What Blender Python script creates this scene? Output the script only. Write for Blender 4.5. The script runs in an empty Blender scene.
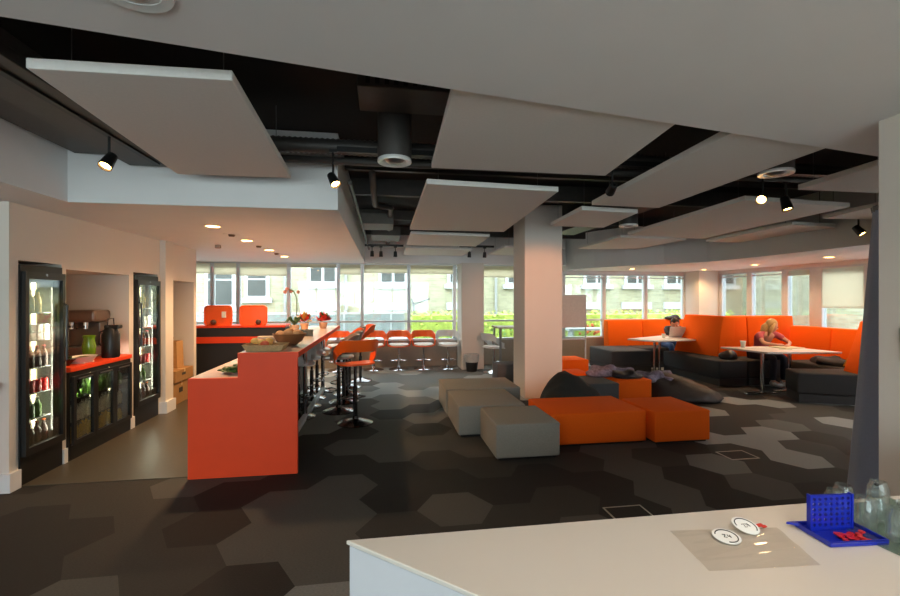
import bpy, bmesh, math, random
from mathutils import Vector, Matrix
random.seed(7)
PI = math.pi
S = bpy.context.scene
C = S.collection

# ------------------------------------------------------------------ camera, sky, exposure
EYE = 1.55
YAW = math.atan(67 / 440)
cd = bpy.data.cameras.new('camera'); cd.sensor_width = 36; cd.lens = 36 * 440 / 900
cd.clip_start = 0.02
cam = bpy.data.objects.new('camera', cd); C.objects.link(cam)
cam.location = (0, 0, EYE); cam.rotation_euler = (PI / 2, 0, -YAW)
S.camera = cam
S.view_settings.view_transform = 'Standard'; S.view_settings.look = 'None'
S.view_settings.gamma = 1; S.view_settings.use_curve_mapping = False
S.view_settings.exposure = 0.8
w = bpy.data.worlds.new('overcast sky'); S.world = w; w.use_nodes = True
nt = w.node_tree; bg = nt.nodes['Background']
bg.inputs['Color'].default_value = (0.98, 0.97, 1.0, 1); bg.inputs['Strength'].default_value = 7.0
S.cycles.use_denoising = True
S.cycles.max_bounces = 8; S.cycles.diffuse_bounces = 5; S.cycles.transparent_max_bounces = 16
S.cycles.sample_clamp_indirect = 6
S.cycles.caustics_reflective = False; S.cycles.caustics_refractive = False
WARM = (1.0, 0.62, 0.32)

def portal(loc, rot, sx, sy):
    l = bpy.data.lights.new('window_portal', 'AREA'); l.shape = 'RECTANGLE'; l.size = sx; l.size_y = sy
    l.cycles.is_portal = True
    o = bpy.data.objects.new('window_portal', l); C.objects.link(o); o.location = loc; o.rotation_euler = rot
portal((1.8, 10.12, 1.45), (-PI / 2, 0, 0), 12.6, 1.8)
portal((8.12, 6.0, 1.4), (0, PI / 2, 0), 1.8, 8)
portal((-1.0, -4.1, 1.35), (PI / 2, 0, 0), 7, 2.4)

# ------------------------------------------------------------------ helpers
def at(u, v, z):                                   # a point seen in the photograph, at height z
    s, c = math.sin(YAW), math.cos(YAW)
    dx = 440 * s + (u - 450) * c; dy = 440 * c - (u - 450) * s
    t = (z - EYE) / (298 - v)
    return Vector((dx * t, dy * t, z))
def lin(c): return tuple(((x / 255) / 12.92 if x / 255 <= 0.04045 else ((x / 255 + 0.055) / 1.055) ** 2.4) for x in c) + (1,)
MATS = {}
def M(name, rgb, rough=0.6, metal=0.0, var=0.06, scale=20, bump=0.0, emit=0.0, coat=0.0, sheen=0.0, stretch=(1, 1, 1), spec=0.5):
    if name in MATS: return MATS[name]
    m = bpy.data.materials.new(name); m.use_nodes = True; n = m.node_tree; b = n.nodes['Principled BSDF']
    col = lin(rgb)
    b.inputs['Roughness'].default_value = rough; b.inputs['Metallic'].default_value = metal
    b.inputs['Coat Weight'].default_value = coat; b.inputs['Sheen Weight'].default_value = sheen
    b.inputs['Specular IOR Level'].default_value = spec
    tc = n.nodes.new('ShaderNodeTexCoord'); mp = n.nodes.new('ShaderNodeMapping'); mp.inputs['Scale'].default_value = stretch
    no = n.nodes.new('ShaderNodeTexNoise'); no.inputs['Scale'].default_value = scale; no.inputs['Detail'].default_value = 4
    n.links.new(tc.outputs['Object'], mp.inputs[0]); n.links.new(mp.outputs[0], no.inputs['Vector'])
    mx = n.nodes.new('ShaderNodeMix'); mx.data_type = 'RGBA'
    n.links.new(no.outputs['Fac'], mx.inputs[0])
    mx.inputs[6].default_value = tuple(max(0, x * (1 - var * 2)) for x in col[:3]) + (1,)
    mx.inputs[7].default_value = tuple(min(1, x * (1 + var * 2)) for x in col[:3]) + (1,)
    n.links.new(mx.outputs[2], b.inputs['Base Color'])
    if bump:
        bp = n.nodes.new('ShaderNodeBump'); bp.inputs['Strength'].default_value = bump; bp.inputs['Distance'].default_value = 0.01
        n.links.new(no.outputs['Fac'], bp.inputs['Height']); n.links.new(bp.outputs[0], b.inputs['Normal'])
    if emit:
        b.inputs['Emission Color'].default_value = col; b.inputs['Emission Strength'].default_value = emit
    MATS[name] = m; return m
def glass(name, rgb=(235, 245, 245), refl=0.10, dens=0.0, fk=.5):
    if name in MATS: return MATS[name]
    m = bpy.data.materials.new(name); m.use_nodes = True; n = m.node_tree; n.nodes.clear()
    o = n.nodes.new('ShaderNodeOutputMaterial'); t = n.nodes.new('ShaderNodeBsdfTransparent'); g = n.nodes.new('ShaderNodeBsdfGlossy')
    t.inputs[0].default_value = lin(rgb); g.inputs['Roughness'].default_value = 0.03
    lw = n.nodes.new('ShaderNodeLayerWeight'); lw.inputs[0].default_value = 0.35
    ml = n.nodes.new('ShaderNodeMath'); ml.operation = 'MULTIPLY_ADD'; ml.inputs[1].default_value = fk; ml.inputs[2].default_value = refl * 0.3
    n.links.new(lw.outputs['Fresnel'], ml.inputs[0])
    mx = n.nodes.new('ShaderNodeMixShader'); n.links.new(ml.outputs[0], mx.inputs[0])
    n.links.new(t.outputs[0], mx.inputs[1]); n.links.new(g.outputs[0], mx.inputs[2]); last = mx
    if dens:
        d = n.nodes.new('ShaderNodeBsdfDiffuse'); d.inputs[0].default_value = lin(rgb)
        m2 = n.nodes.new('ShaderNodeMixShader'); m2.inputs[0].default_value = dens
        n.links.new(mx.outputs[0], m2.inputs[1]); n.links.new(d.outputs[0], m2.inputs[2]); last = m2
    n.links.new(last.outputs[0], o.inputs[0]); MATS[name] = m; return m
def brick(name, c1, c2, mort, scale=1.0):
    m = bpy.data.materials.new(name); m.use_nodes = True; n = m.node_tree; b = n.nodes['Principled BSDF']
    tc = n.nodes.new('ShaderNodeTexCoord'); sx = n.nodes.new('ShaderNodeSeparateXYZ'); cx = n.nodes.new('ShaderNodeCombineXYZ')
    ad = n.nodes.new('ShaderNodeMath'); n.links.new(tc.outputs['Object'], sx.inputs[0])
    n.links.new(sx.outputs[0], ad.inputs[0]); n.links.new(sx.outputs[1], ad.inputs[1])
    n.links.new(ad.outputs[0], cx.inputs[0]); n.links.new(sx.outputs[2], cx.inputs[1])
    br = n.nodes.new('ShaderNodeTexBrick'); n.links.new(cx.outputs[0], br.inputs[0])
    br.inputs['Color1'].default_value = lin(c1); br.inputs['Color2'].default_value = lin(c2); br.inputs['Mortar'].default_value = lin(mort)
    br.inputs['Scale'].default_value = scale; br.inputs['Brick Width'].default_value = .23; br.inputs['Row Height'].default_value = .075
    br.inputs['Mortar Size'].default_value = .008
    n.links.new(br.outputs[0], b.inputs['Base Color']); b.inputs['Roughness'].default_value = .9
    return m

class B:
    def __init__(s): s.bm = bmesh.new()
    def box(s, x0, x1, y0, y1, z0, z1, bev=0.0, seg=2, mi=0, mat=None):
        vs = [s.bm.verts.new((x, y, z)) for z in (z0, z1) for x, y in ((x0, y0), (x1, y0), (x1, y1), (x0, y1))]
        fs = [s.bm.faces.new([vs[i] for i in f]) for f in ((3, 2, 1, 0), (4, 5, 6, 7), (0, 1, 5, 4), (1, 2, 6, 5), (2, 3, 7, 6), (3, 0, 4, 7))]
        for f in fs: f.material_index = mi
        if bev:
            es = list({e for f in fs for e in f.edges})
            r = bmesh.ops.bevel(s.bm, geom=es, offset=bev, segments=seg, affect='EDGES', profile=0.5)
            fs = [f for f in r['faces']] + [f for f in fs if f.is_valid]
            vs = list({v for f in fs for v in f.verts})
        if mat is not None: bmesh.ops.transform(s.bm, matrix=mat, verts=vs)
        return s
    def prism(s, pts, z0, z1, bev=0.0, seg=2):
        a = sum(pts[i][0] * pts[(i + 1) % len(pts)][1] - pts[(i + 1) % len(pts)][0] * pts[i][1] for i in range(len(pts)))
        if a < 0: pts = pts[::-1]
        lo = [s.bm.verts.new((p[0], p[1], z0)) for p in pts]; hi = [s.bm.verts.new((p[0], p[1], z1)) for p in pts]
        fs = [s.bm.faces.new(lo[::-1]), s.bm.faces.new(hi)]
        for i in range(len(pts)):
            j = (i + 1) % len(pts); fs.append(s.bm.faces.new([lo[i], lo[j], hi[j], hi[i]]))
        if bev: bmesh.ops.bevel(s.bm, geom=list({e for f in fs for e in f.edges}), offset=bev, segments=seg, affect='EDGES', profile=0.5)
        return s
    def lathe(s, prof, c=(0, 0, 0), n=24, axis=None, mi=0):
        R = Matrix.Identity(3)
        if axis is not None: R = Vector((0, 0, 1)).rotation_difference(Vector(axis)).to_matrix()
        c = Vector(c); rings = []
        for r, z in prof:
            if r < 1e-5: rings.append([s.bm.verts.new(c + R @ Vector((0, 0, z)))])
            else: rings.append([s.bm.verts.new(c + R @ Vector((r * math.cos(2 * PI * k / n), r * math.sin(2 * PI * k / n), z))) for k in range(n)])
        for a, b in zip(rings, rings[1:]):
            for k in range(n):
                l = (k + 1) % n
                f = [a[k], a[l], b[l], b[k]] if len(a) > 1 and len(b) > 1 else ([a[0], b[l], b[k]] if len(a) == 1 and len(b) > 1 else ([a[k], a[l], b[0]] if len(b) == 1 and len(a) > 1 else None))
                if f: s.bm.faces.new(f).material_index = mi
        return s
    def cyl(s, p0, p1, r, r1=None, n=16, mi=0):
        p0, p1 = Vector(p0), Vector(p1); L = (p1 - p0).length; r1 = r if r1 is None else r1
        return s.lathe([(0, 0), (r, 0), (r1, L), (0, L)], p0, n, (p1 - p0), mi)
    def tube(s, pts, r, n=8, closed=False):
        pts = [Vector(p) for p in pts]; rings = []; N = len(pts); up = Vector((0, 0, 1))
        for i, p in enumerate(pts):
            rr = r[i] if isinstance(r, (list, tuple)) else r
            a = pts[(i - 1) % N] if (closed or i > 0) else p; b = pts[(i + 1) % N] if (closed or i < N - 1) else p
            t = (b - a).normalized(); x = t.cross(up)
            if x.length < .1: x = t.cross(Vector((1, 0, 0)))
            x.normalize(); y = t.cross(x)
            rings.append([s.bm.verts.new(p + (x * math.cos(2 * PI * k / n) + y * math.sin(2 * PI * k / n)) * rr) for k in range(n)])
        for i in range(N if closed else N - 1):
            a, b = rings[i], rings[(i + 1) % N]
            for k in range(n): s.bm.faces.new([a[k], a[(k + 1) % n], b[(k + 1) % n], b[k]])
        if not closed: s.bm.faces.new(rings[0][::-1]); s.bm.faces.new(rings[-1])
        return s
    def ball(s, c, rx, ry=None, rz=None, n=12, jig=0.0):
        ry = rx if ry is None else ry; rz = rx if rz is None else rz
        r = bmesh.ops.create_uvsphere(s.bm, u_segments=n, v_segments=max(6, n // 2 + 2), radius=1)
        for v in r['verts']:
            k = 1 + random.uniform(-jig, jig); v.co = Vector((c[0] + v.co.x * rx * k, c[1] + v.co.y * ry * k, c[2] + v.co.z * rz * k))
        return s
    def grid(s, fn, nu, nv, th=0.0):
        """surface fn(u,v)->(pos, normal) ; th gives it thickness"""
        F = [[fn(i / nu, j / nv) for j in range(nv + 1)] for i in range(nu + 1)]
        a = [[s.bm.verts.new(p) for p, nn in row] for row in F]
        if th: b = [[s.bm.verts.new(Vector(p) + Vector(nn) * th) for p, nn in row] for row in F]
        for i in range(nu):
            for j in range(nv):
                s.bm.faces.new([a[i][j], a[i + 1][j], a[i + 1][j + 1], a[i][j + 1]])
                if th: s.bm.faces.new([b[i][j + 1], b[i + 1][j + 1], b[i + 1][j], b[i][j]])
        if th:
            for i in range(nu):
                s.bm.faces.new([a[i + 1][0], a[i][0], b[i][0], b[i + 1][0]]); s.bm.faces.new([a[i][nv], a[i + 1][nv], b[i + 1][nv], b[i][nv]])
            for j in range(nv):
                s.bm.faces.new([a[0][j], a[0][j + 1], b[0][j + 1], b[0][j]]); s.bm.faces.new([a[nu][j + 1], a[nu][j], b[nu][j], b[nu][j + 1]])
        return s
    def mv(s, mat): bmesh.ops.transform(s.bm, matrix=mat, verts=s.bm.verts[:]); return s
    def build(s, name, mat, parent=None, smooth=False, kind=None, loc=None, rz=0, label=None):
        bmesh.ops.recalc_face_normals(s.bm, faces=s.bm.faces[:])
        me = bpy.data.meshes.new(name); s.bm.to_mesh(me); s.bm.free()
        for m in (mat if isinstance(mat, list) else [mat]): me.materials.append(m)
        if smooth:
            for p in me.polygons: p.use_smooth = True
            if smooth != 'all':
                try: me.set_sharp_from_angle(angle=math.radians(40))
                except Exception: pass
        o = bpy.data.objects.new(name, me); C.objects.link(o)
        if parent: o.parent = parent
        if loc is not None: o.location = loc
        if rz: o.rotation_euler = (0, 0, rz)
        if kind: o['kind'] = kind
        if label: o['label'] = label
        return o
def tag(o, label, cat, group=None, kind=None):
    o['label'] = label; o['category'] = cat
    if group: o['group'] = group
    if kind: o['kind'] = kind
    return o
def thing(name, label, cat, loc=(0, 0, 0), rz=0, group=None):
    o = bpy.data.objects.new(name, None); C.objects.link(o); o.location = loc; o.rotation_euler = (0, 0, rz)
    o.empty_display_size = .1
    return tag(o, label, cat, group)
def dup(src, loc=None, rz=None, label=None, group=None, par=None):
    c = src.copy(); C.objects.link(c)
    if par: c.parent = par
    if loc is not None: c.location = loc
    if rz is not None: c.rotation_euler = (0, 0, rz)
    if label: c['label'] = label
    if group: c['group'] = group
    for ch in list(src.children): dup(ch, par=c)
    return c

# ------------------------------------------------------------------ materials
white = M('white paint', (224, 223, 222), .7, var=.02, scale=3)
wallp = M('wall paint', (216, 208, 198), .75, var=.02, scale=2)
raftm = M('acoustic panel fabric', (218, 214, 209), .9, var=.03, scale=60, bump=.05)
black = M('black void paint', (36, 33, 32), .85, var=.1)
duct = M('dark grey duct', (74, 70, 67), .5, .3, var=.1)
ductl = M('grey perforated metal', (95, 93, 88), .6, .2, var=.1)
frame = M('grey window frame', (205, 208, 213), .45, .3, var=.03)
frameW = M('light window frame', (205, 208, 210), .5, .1, var=.03)
pane = glass('window glass')
blindm = M('roller blind cloth', (206, 200, 186), .9, var=.02)
_n = blindm.node_tree; _t = _n.nodes.new('ShaderNodeBsdfTranslucent'); _t.inputs[0].default_value = lin((236, 228, 212)); _x = _n.nodes.new('ShaderNodeMixShader'); _x.inputs[0].default_value = .85
_n.links.new(_n.nodes['Principled BSDF'].outputs[0], _x.inputs[1]); _n.links.new(_t.outputs[0], _x.inputs[2]); _n.links.new(_x.outputs[0], _n.nodes['Material Output'].inputs[0])
orangeP = M('orange laminate', (228, 68, 24), .5, spec=.3, var=.03, scale=6)
orangeF = M('orange felt upholstery', (252, 104, 22), .9, var=.05, scale=120, bump=.15, spec=.15)
greyF = M('grey felt upholstery', (146, 142, 134), .95, var=.1, scale=120, bump=.2, stretch=(1, 1, 1))
darkF = M('charcoal felt upholstery', (62, 60, 60), .9, var=.1, scale=120, bump=.2)
dgreyF = M('dark grey felt upholstery', (84, 84, 86), .9, var=.1, scale=120, bump=.2)
chrome = M('chrome', (200, 200, 204), .12, 1.0, var=.02)
dchrome = M('dark chrome', (110, 106, 108), .18, 1.0, var=.02)
steel = M('brushed steel', (150, 150, 150), .35, .9, var=.05)
orangeS = M('orange moulded plastic', (246, 98, 30), .3, var=.02, coat=.3)
greyS = M('pale grey moulded plastic', (208, 212, 212), .3, var=.02, coat=.3)
brownS = M('brown grey moulded plastic', (150, 128, 116), .3, var=.02, coat=.3)
padW = M('white seat pad', (226, 222, 218), .6, var=.02)
counterT = M('cream counter laminate', (206, 200, 190), .35, var=.015, scale=4)
counterS = M('white counter laminate', (196, 197, 202), .5, var=.01)
tableW = M('white table laminate', (232, 228, 224), .3, var=.01)
blackP = M('black plastic', (22, 22, 23), .4, var=.1)
blackM = M('black powder coated metal', (20, 20, 20), .45, .2, var=.1)
vinyl = M('dark brown vinyl floor', (74, 68, 56), .38, var=.12, scale=30)
led = M('led strip', (255, 232, 176), .5, emit=7)
lampm = M('lit downlight lens', (255, 190, 110), .5, emit=22)
cool = M('fridge liner', (110, 110, 104), .5, var=.05)
clear = glass('clear glass', (240, 248, 248), .2)
fglass = glass('fridge door glass', (225, 232, 232), .12)

# ------------------------------------------------------------------ structure
# carpet of hexagonal tiles, five shades
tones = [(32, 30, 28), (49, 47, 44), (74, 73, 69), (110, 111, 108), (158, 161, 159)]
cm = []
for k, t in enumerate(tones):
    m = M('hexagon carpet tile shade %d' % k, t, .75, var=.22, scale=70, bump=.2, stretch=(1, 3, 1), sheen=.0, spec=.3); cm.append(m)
bm = bmesh.new(); RH = 0.285
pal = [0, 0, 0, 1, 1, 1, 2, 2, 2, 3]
ci = 0; x = -4.6
while x < 8.3:
    y = -4.2 + (RH * math.sqrt(3) / 2 if ci % 2 else 0)
    while y < 10.3:
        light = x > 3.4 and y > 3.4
        k = random.choice([1, 1, 2, 2, 3, 4, 4] if light else ([2, 3, 3, 3, 3, 4, 4, 4] if y > 6.6 else (pal + [2, 3, 3] if y > 4.4 else pal)))  # outside the pale right area, paler tiles towards the windows paint in daylight
        vs = [bm.verts.new((x + RH * math.cos(a * PI / 3), y + RH * math.sin(a * PI / 3), 0)) for a in range(6)]
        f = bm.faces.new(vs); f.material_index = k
        y += RH * math.sqrt(3)
    x += RH * 1.5; ci += 1
bmesh.ops.remove_doubles(bm, verts=bm.verts[:], dist=.002)
for n_, co, no in ((0, (-4.5, 0, 0), (-1, 0, 0)), (0, (8, 0, 0), (1, 0, 0)), (0, (0, -4, 0), (0, -1, 0)), (0, (0, 10, 0), (0, 1, 0))):
    bmesh.ops.bisect_plane(bm, geom=bm.verts[:] + bm.edges[:] + bm.faces[:], plane_co=co, plane_no=no, clear_outer=True)
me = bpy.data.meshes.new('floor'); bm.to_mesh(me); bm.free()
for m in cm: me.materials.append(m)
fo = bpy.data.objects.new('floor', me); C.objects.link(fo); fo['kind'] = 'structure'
B().box(-4.5, 8.0, -4, 10, -.1, -.004).build('floor', black, kind='structure')
B().prism([(-4.5, 4.1), (-1.66, 4.1), (-1.66, 7.9), (-1.3, 7.9), (-1.3, 8.3), (-4.5, 8.3)], -.002, .006).build('floor', vinyl, kind='structure')
B().box(-4.6, 8.1, -4.1, 10.1, 3.0, 3.1).build('ceiling', black, kind='structure')
# near plasterboard ceiling, with its slanting edge
B().prism([(-4.5, 1.10), (-1.25, 1.66), (.32, 1.94), (1.45, 2.13), (3.24, 2.44), (8, 3.27), (8, -4), (-4.5, -4)], 2.48, 2.995).build('ceiling', white, kind='structure')
# low soffit over the servery
B().prism([(-4.5, 1.2), (-2.5, 1.2), (-2.5, 3.95), (-.39, 3.95), (-.39, 9.98), (-4.5, 9.98)], 2.32, 2.99).build('ceiling', white, kind='structure')
# curved perimeter soffit on the right
edge = [(4.2, 9.99), (4.3, 9.5), (4.5, 8.9), (4.85, 8.3), (5.35, 7.75), (5.75, 7.1), (5.84, 6.2), (5.84, 4.5), (5.84, 3.0)]
B().prism(edge + [(8, 3.0), (8, 9.99)], 2.2, 2.99).build('ceiling', white, kind='structure')
B().box(-.39, 4.2, 9.7, 9.98, 2.31, 2.99).build('trim_1', white, kind='structure')
# left wall with recesses
b = B()
XW = -2.95
for y0, y1, z0, z1 in ((4.0, 4.09, 0, 2.32), (4.09, 4.58, 1.86, 2.32), (4.58, 4.64, 0, 2.32), (4.64, 5.68, 1.82, 2.32), (5.68, 5.77, 0, 2.32),
                       (5.77, 6.34, 1.86, 2.32), (6.34, 6.64, 0, 2.32), (6.64, 7.47, 1.8, 2.32), (7.47, 7.56, 0, 2.32)):
    b.box(-3.62, XW, y0, y1, z0, z1)
b.box(-3.72, -3.62, 4.0, 7.56, 0, 2.32)
b.box(-4.5, -3.72, 4.0, 4.1, 0, 2.32)
b.box(-2.95, -2.88, 6.40, 6.62, 0, 2.32)
b.build('wall_left', wallp, kind='structure')
b = B()
b.box(-3.62, -2.925, 3.975, 4.088, 0, .15).box(-3.0, -2.93, 4.585, 4.635, 0, .14).box(-3.0, -2.93, 5.685, 5.765, 0, .14)
b.box(-2.96, -2.855, 6.38, 6.645, 0, .16).box(-2.99, -2.93, 7.475, 7.58, 0, .14).box(-4.5, -3.62, 3.975, 3.999, 0, .15)
b.build('baseboard_left', white, kind='structure')
# right wall, beside the camera
B().box(2.58, 2.8, -4, 1.95, 0, 2.48).build('wall_right', wallp, kind='structure')
B().box(2.8, 8, .3, .5, 0, 2.48).build('wall_right', wallp, kind='structure')
# round-cornered pillar in the room
pil = B().box(2.15, 2.76, 6.5, 7.1, 0, 2.995, bev=.015).build('wall_pillar', wallp, kind='structure')
B().box(1.68, 2.17, 9.35, 9.93, 0, 2.31, bev=.01).build('wall_pillar', wallp, kind='structure')
B().box(7.47, 7.99, 9.5, 9.99, 0, 2.2).build('wall_pillar', wallp, kind='structure')
# low wall under the windows
B().box(-4.5, 8, 10.0, 10.14, -.1, .58).build('wall_back', M('grey brown panel', (150, 140, 128), .7, var=.04), kind='structure')
B().box(8.0, 8.14, .5, 10.1, -.1, .6).build('wall_facade', wallp, kind='structure')
b = B().box(-4.5, 8, 10.0, 10.14, 2.33, 3.05).box(4.2, 8, 10.001, 10.139, 2.13, 2.33); b.build('wall_back', white, kind='structure')
B().box(8.0, 8.14, .5, 10.1, 2.13, 3.05).build('wall_facade', white, kind='structure')
B().box(-4.6, -4.5, 3.5, 10.1, 0, 3.0).build('wall_left', wallp, kind='structure')
B().box(-4.6, -4.5, -4, 3.5, 0, 3.0).build('wall_left', wallp, kind='structure')
b = B().box(-4.6, 2.8, -4.1, -4, 0, .6).box(-4.6, 2.8, -4.1, -4, 2.45, 3.0); b.build('wall_front', wallp, kind='structure')

wn = [0]
def window(ax, a0, a1, pos, z0, z1, trans=None, blind=0.0, m=frame, tk=.035, dirn=1):
    """one bay between mullions; ax 'x' = runs along X at Y=pos, 'y' = runs along Y at X=pos"""
    wn[0] += 1
    def bx(b, p0, p1, d0, d1, q0, q1):
        if ax == 'x': b.box(p0, p1, pos + d0, pos + d1, q0, q1)
        else: b.box(pos + d0, pos + d1, p0, p1, q0, q1)
    b = B(); g = .001
    bx(b, a0 + g, a0 + tk, 0, .1, z0, z1); bx(b, a1 - tk, a1 - g, 0, .1, z0, z1)
    bx(b, a0 + tk, a1 - tk, 0, .1, z1 - .035, z1); bx(b, a0 + tk, a1 - tk, 0, .1, z0, z0 + .04)
    if trans: bx(b, a0 + tk, a1 - tk, .02, .08, trans - .02, trans + .02)
    bx(b, a0 + tk, a1 - tk, .02, .08, z1 - .10, z1 - .08)
    f = b.build('window_%d' % wn[0], m, kind='structure')
    b = B(); bx(b, a0 + tk, a1 - tk, .045, .055, z0 + .04, z1 - .035); b.build('pane', pane, f)
    if blind:
        b = B(); bx(b, a0 + tk + .005, a1 - tk - .005, .002, .012, z1 - .035 - blind, z1 - .036)
        bx(b, a0 + tk + .005, a1 - tk - .005, -.004, .014, z1 - .06 - blind, z1 - .035 - blind); b.build('roller_blind', blindm, f)
    return f
for a0, a1, bl in ((-4.5, -3.59, .2), (-3.59, -3.07, .22), (-3.07, -2.03, .24), (-2.03, -.98, .05), (-.98, -.46, .2), (-.46, .58, .16), (.58, 1.63, .17)):
    window('x', a0, a1, 10.0, .58, 2.33, 1.02, bl)
window('x', 2.17, 3.22, 10.0, .58, 2.33, 1.02, .24); window('x', 3.22, 4.27, 10.0, .58, 2.33, 1.02, .24)
window('x', 1.63, 2.17, 10.0, .58, 2.33, 1.02, 0)
for a0, a1 in ((4.27, 5.31), (5.31, 6.41), (6.41, 7.47)): window('x', a0, a1, 10.0, .58, 2.13, 1.02, 0, frameW, .045)
window('x', 7.47, 7.99, 10.0, .58, 2.13, 1.02, 0, frameW, .045)
for a0, a1, bl in ((8.62, 9.48, 0), (7.75, 8.62, 0), (7.16, 7.75, 0.08), (6.2, 7.06, .70), (5.2, 6.1, 0), (4.2, 5.2, 0), (3.2, 4.2, 0), (2.2, 3.2, 0)):
    window('y', a0, a1, 8.0, .6, 2.13, None, bl, frame, .07)
B().box(8.0, 8.12, 9.48, 10, .6, 2.13).box(8.0, 8.12, 7.06, 7.16, .6, 2.13).box(8.0, 8.12, 6.1, 6.2, .6, 2.13).build('trim_2', frame, kind='structure')
for i in range(7): window('x', -4.5 + i, -3.5 + i, -4.08, .6, 2.45, 1.3)
B().box(2.5, 2.58, -4.1, -4, .6, 2.45).build('wall_front', wallp, kind='structure')

# ------------------------------------------------------------------ outside
paving = M('pale paving', (170, 169, 165), .9, var=.05)
stock = brick('yellow stock brick', (144, 141, 114), (122, 119, 95), (134, 132, 117))
stone = M('white painted stone', (160, 161, 162), .8, var=.02)
B().box(-16, 24, 10.2, 30, -.4, -.1).build('ground', paving, kind='structure')
B().box(8.2, 24, -8, 10.2, -.4, -.1).build('ground', paving, kind='structure')
dglass = M('dark window glass', (62, 64, 62), .4, var=.2, scale=1.5, spec=.2)
def ext_window(par, x0, x1, z0, z1, y, sash=True, cols=2):
    f = B(); f.box(x0 - .07, x1 + .07, y - .05, y + .05, z0, z1 + .05).box(x0 - .17, x1 + .17, y - .16, y + .05, z0 - .16, z0 - .001)
    o = f.build('window', stone, par)
    p = B(); wd = (x1 - x0) / cols
    for k in range(cols):
        a = x0 + k * wd + .05; e = x0 + (k + 1) * wd - .05
        if sash: zm = (z0 + z1) / 2; p.box(a, e, y - .07, y - .052, z0 + .08, zm - .03).box(a, e, y - .07, y - .052, zm + .03, z1 - .05)
        else: p.box(a, e, y - .07, y - .052, z0 + .08, z1 - .05)
    p.build('pane', dglass, o)
house = thing('brick_building', 'long pale yellow brick building with white windows facing across the terrace', 'building', (0, 16, -.1))
B().box(-14, 15.5, 0, 1.2, 0, 4.9).build('wall', stock, house)
ext_window(house, -5.9, -5.05, 1.35, 3.2, 0, True, 1); ext_window(house, -4.63, -3.95, 1.65, 2.95, 0, True, 1)
for x in (-2.55, -.1, 2.4, 4.6, 7.7, 9.4, 11.1, 13.2): ext_window(house, x, x + .92, 2.16, 3.9, 0, False, 2)
for x in (-2.6, -.1, 2.4, 4.6, 7.3, 9.4, 11.1): ext_window(house, x, x + .8, .25, 1.0, 0, True, 3)
for x in (-2.85, -.35, 2.3, 7.2, 9.2, 11.0): B().box(x, x + 1.25, -.1, 0.01, 1.22, 1.48).build('lintel', stone, house)
for x in (-3.35, -1.3, 4.15, 6.6): B().cyl((x, -.1, .1), (x, -.1, 4.9), .05, n=8).build('drainpipe', M('grey drainpipe', (120, 122, 120), .6), house)
b = B().tube([(1.0, -.3, 1.62), (1.08, -.3, 1.42), (1.1, -.3, 1.2)], .035).tube([(1.07, -.3, 1.42), (1.65, -.3, 1.62)], .03).tube([(1.08, 0, 1.4), (1.08, -.3, 1.4)], .03); b.build('bracket', blackM, house)
h2 = thing('rendered_building', 'white rendered building with a pale brick end seen through the right windows', 'building', (13.5, 5, -.1))
B().box(0, 3, -10, 4.2, 0, 5.2).build('wall', stone, h2)
B().box(-.05, 3, 4.2, 9.6, 0, 5.2).build('brick_wall', brick('pale stock brick', (144, 139, 116), (116, 112, 92), (136, 132, 118)), h2)
for y, z in ((.6, 2.2), (2.6, 2.2), (-2, 2.0), (.6, .2), (2.6, .2)):
    o = B().box(-.06, .05, y, y + .95, z, z + 1.5).build('window', stone, h2); B().box(-.08, -.062, y + .08, y + .87, z + .1, z + 1.4).build('pane', dglass, o)
B().cyl((-.12, 4.1, 0), (-.12, 4.1, 5.2), .06, n=8).build('drainpipe', MATS['grey drainpipe'], h2)
# hedge in a white planter, railing
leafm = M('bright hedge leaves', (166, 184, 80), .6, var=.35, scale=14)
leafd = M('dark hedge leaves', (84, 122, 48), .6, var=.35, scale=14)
def hedge(x0, x1, y, z0, z1, label, dens=260):
    t = thing('hedge', label, 'hedge', (0, y, -.1))
    B().box(x0, x1, -.25, .25, 0, z0, bev=.01).build('planter', stone, t)
    b = B(); n = int((x1 - x0) * dens)
    b.box(x0 + .05, x1 - .05, -.18, .18, z0, z1 - .05)
    for i in range(n):
        cx, cy, cz = random.uniform(x0, x1), random.uniform(-.27, .25), random.uniform(z0, z1 + .07)
        a, e, r = random.uniform(0, 6.3), random.uniform(-.8, .8), random.uniform(.03, .07)
        u = Vector((math.cos(a), math.sin(a), e)).normalized() * r; v = Vector((-math.sin(a), math.cos(a) * .4, 1 - abs(e) * .5)).normalized() * r * .6
        c = Vector((cx, cy, cz)); f = b.bm.faces.new([b.bm.verts.new(c - u), b.bm.verts.new(c - v), b.bm.verts.new(c + u), b.bm.verts.new(c + v)])
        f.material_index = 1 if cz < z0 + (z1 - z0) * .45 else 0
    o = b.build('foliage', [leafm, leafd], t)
    return t
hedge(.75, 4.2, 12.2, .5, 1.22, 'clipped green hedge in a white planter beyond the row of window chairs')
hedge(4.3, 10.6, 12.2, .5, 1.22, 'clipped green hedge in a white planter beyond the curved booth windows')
fl = B()
for i in range(60): fl.ball((random.uniform(5.4, 8.0), 11.85 + random.uniform(-.04, .04), random.uniform(.5, .8)), .04, n=6)
tag(fl.build('flower_bed', M('rust red flowers', (170, 80, 40), .7, var=.3)), 'rust red flowers in front of the hedge beyond the booth windows', 'flowers', kind='stuff')
rail = thing('terrace_railing', 'white terrace railing with glass panels outside the left windows', 'railing', (0, 12.6, -.1))
b = B().box(-8, .6, -.02, .02, 1.2, 1.25).box(-8, .6, -.02, .02, .55, .6); b.build('rail', stone, rail)
for i in range(7): B().box(-7.6 + i * 1.3, -7.55 + i * 1.3, -.02, .02, 0, 1.2).build('post', stone, rail)
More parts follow.
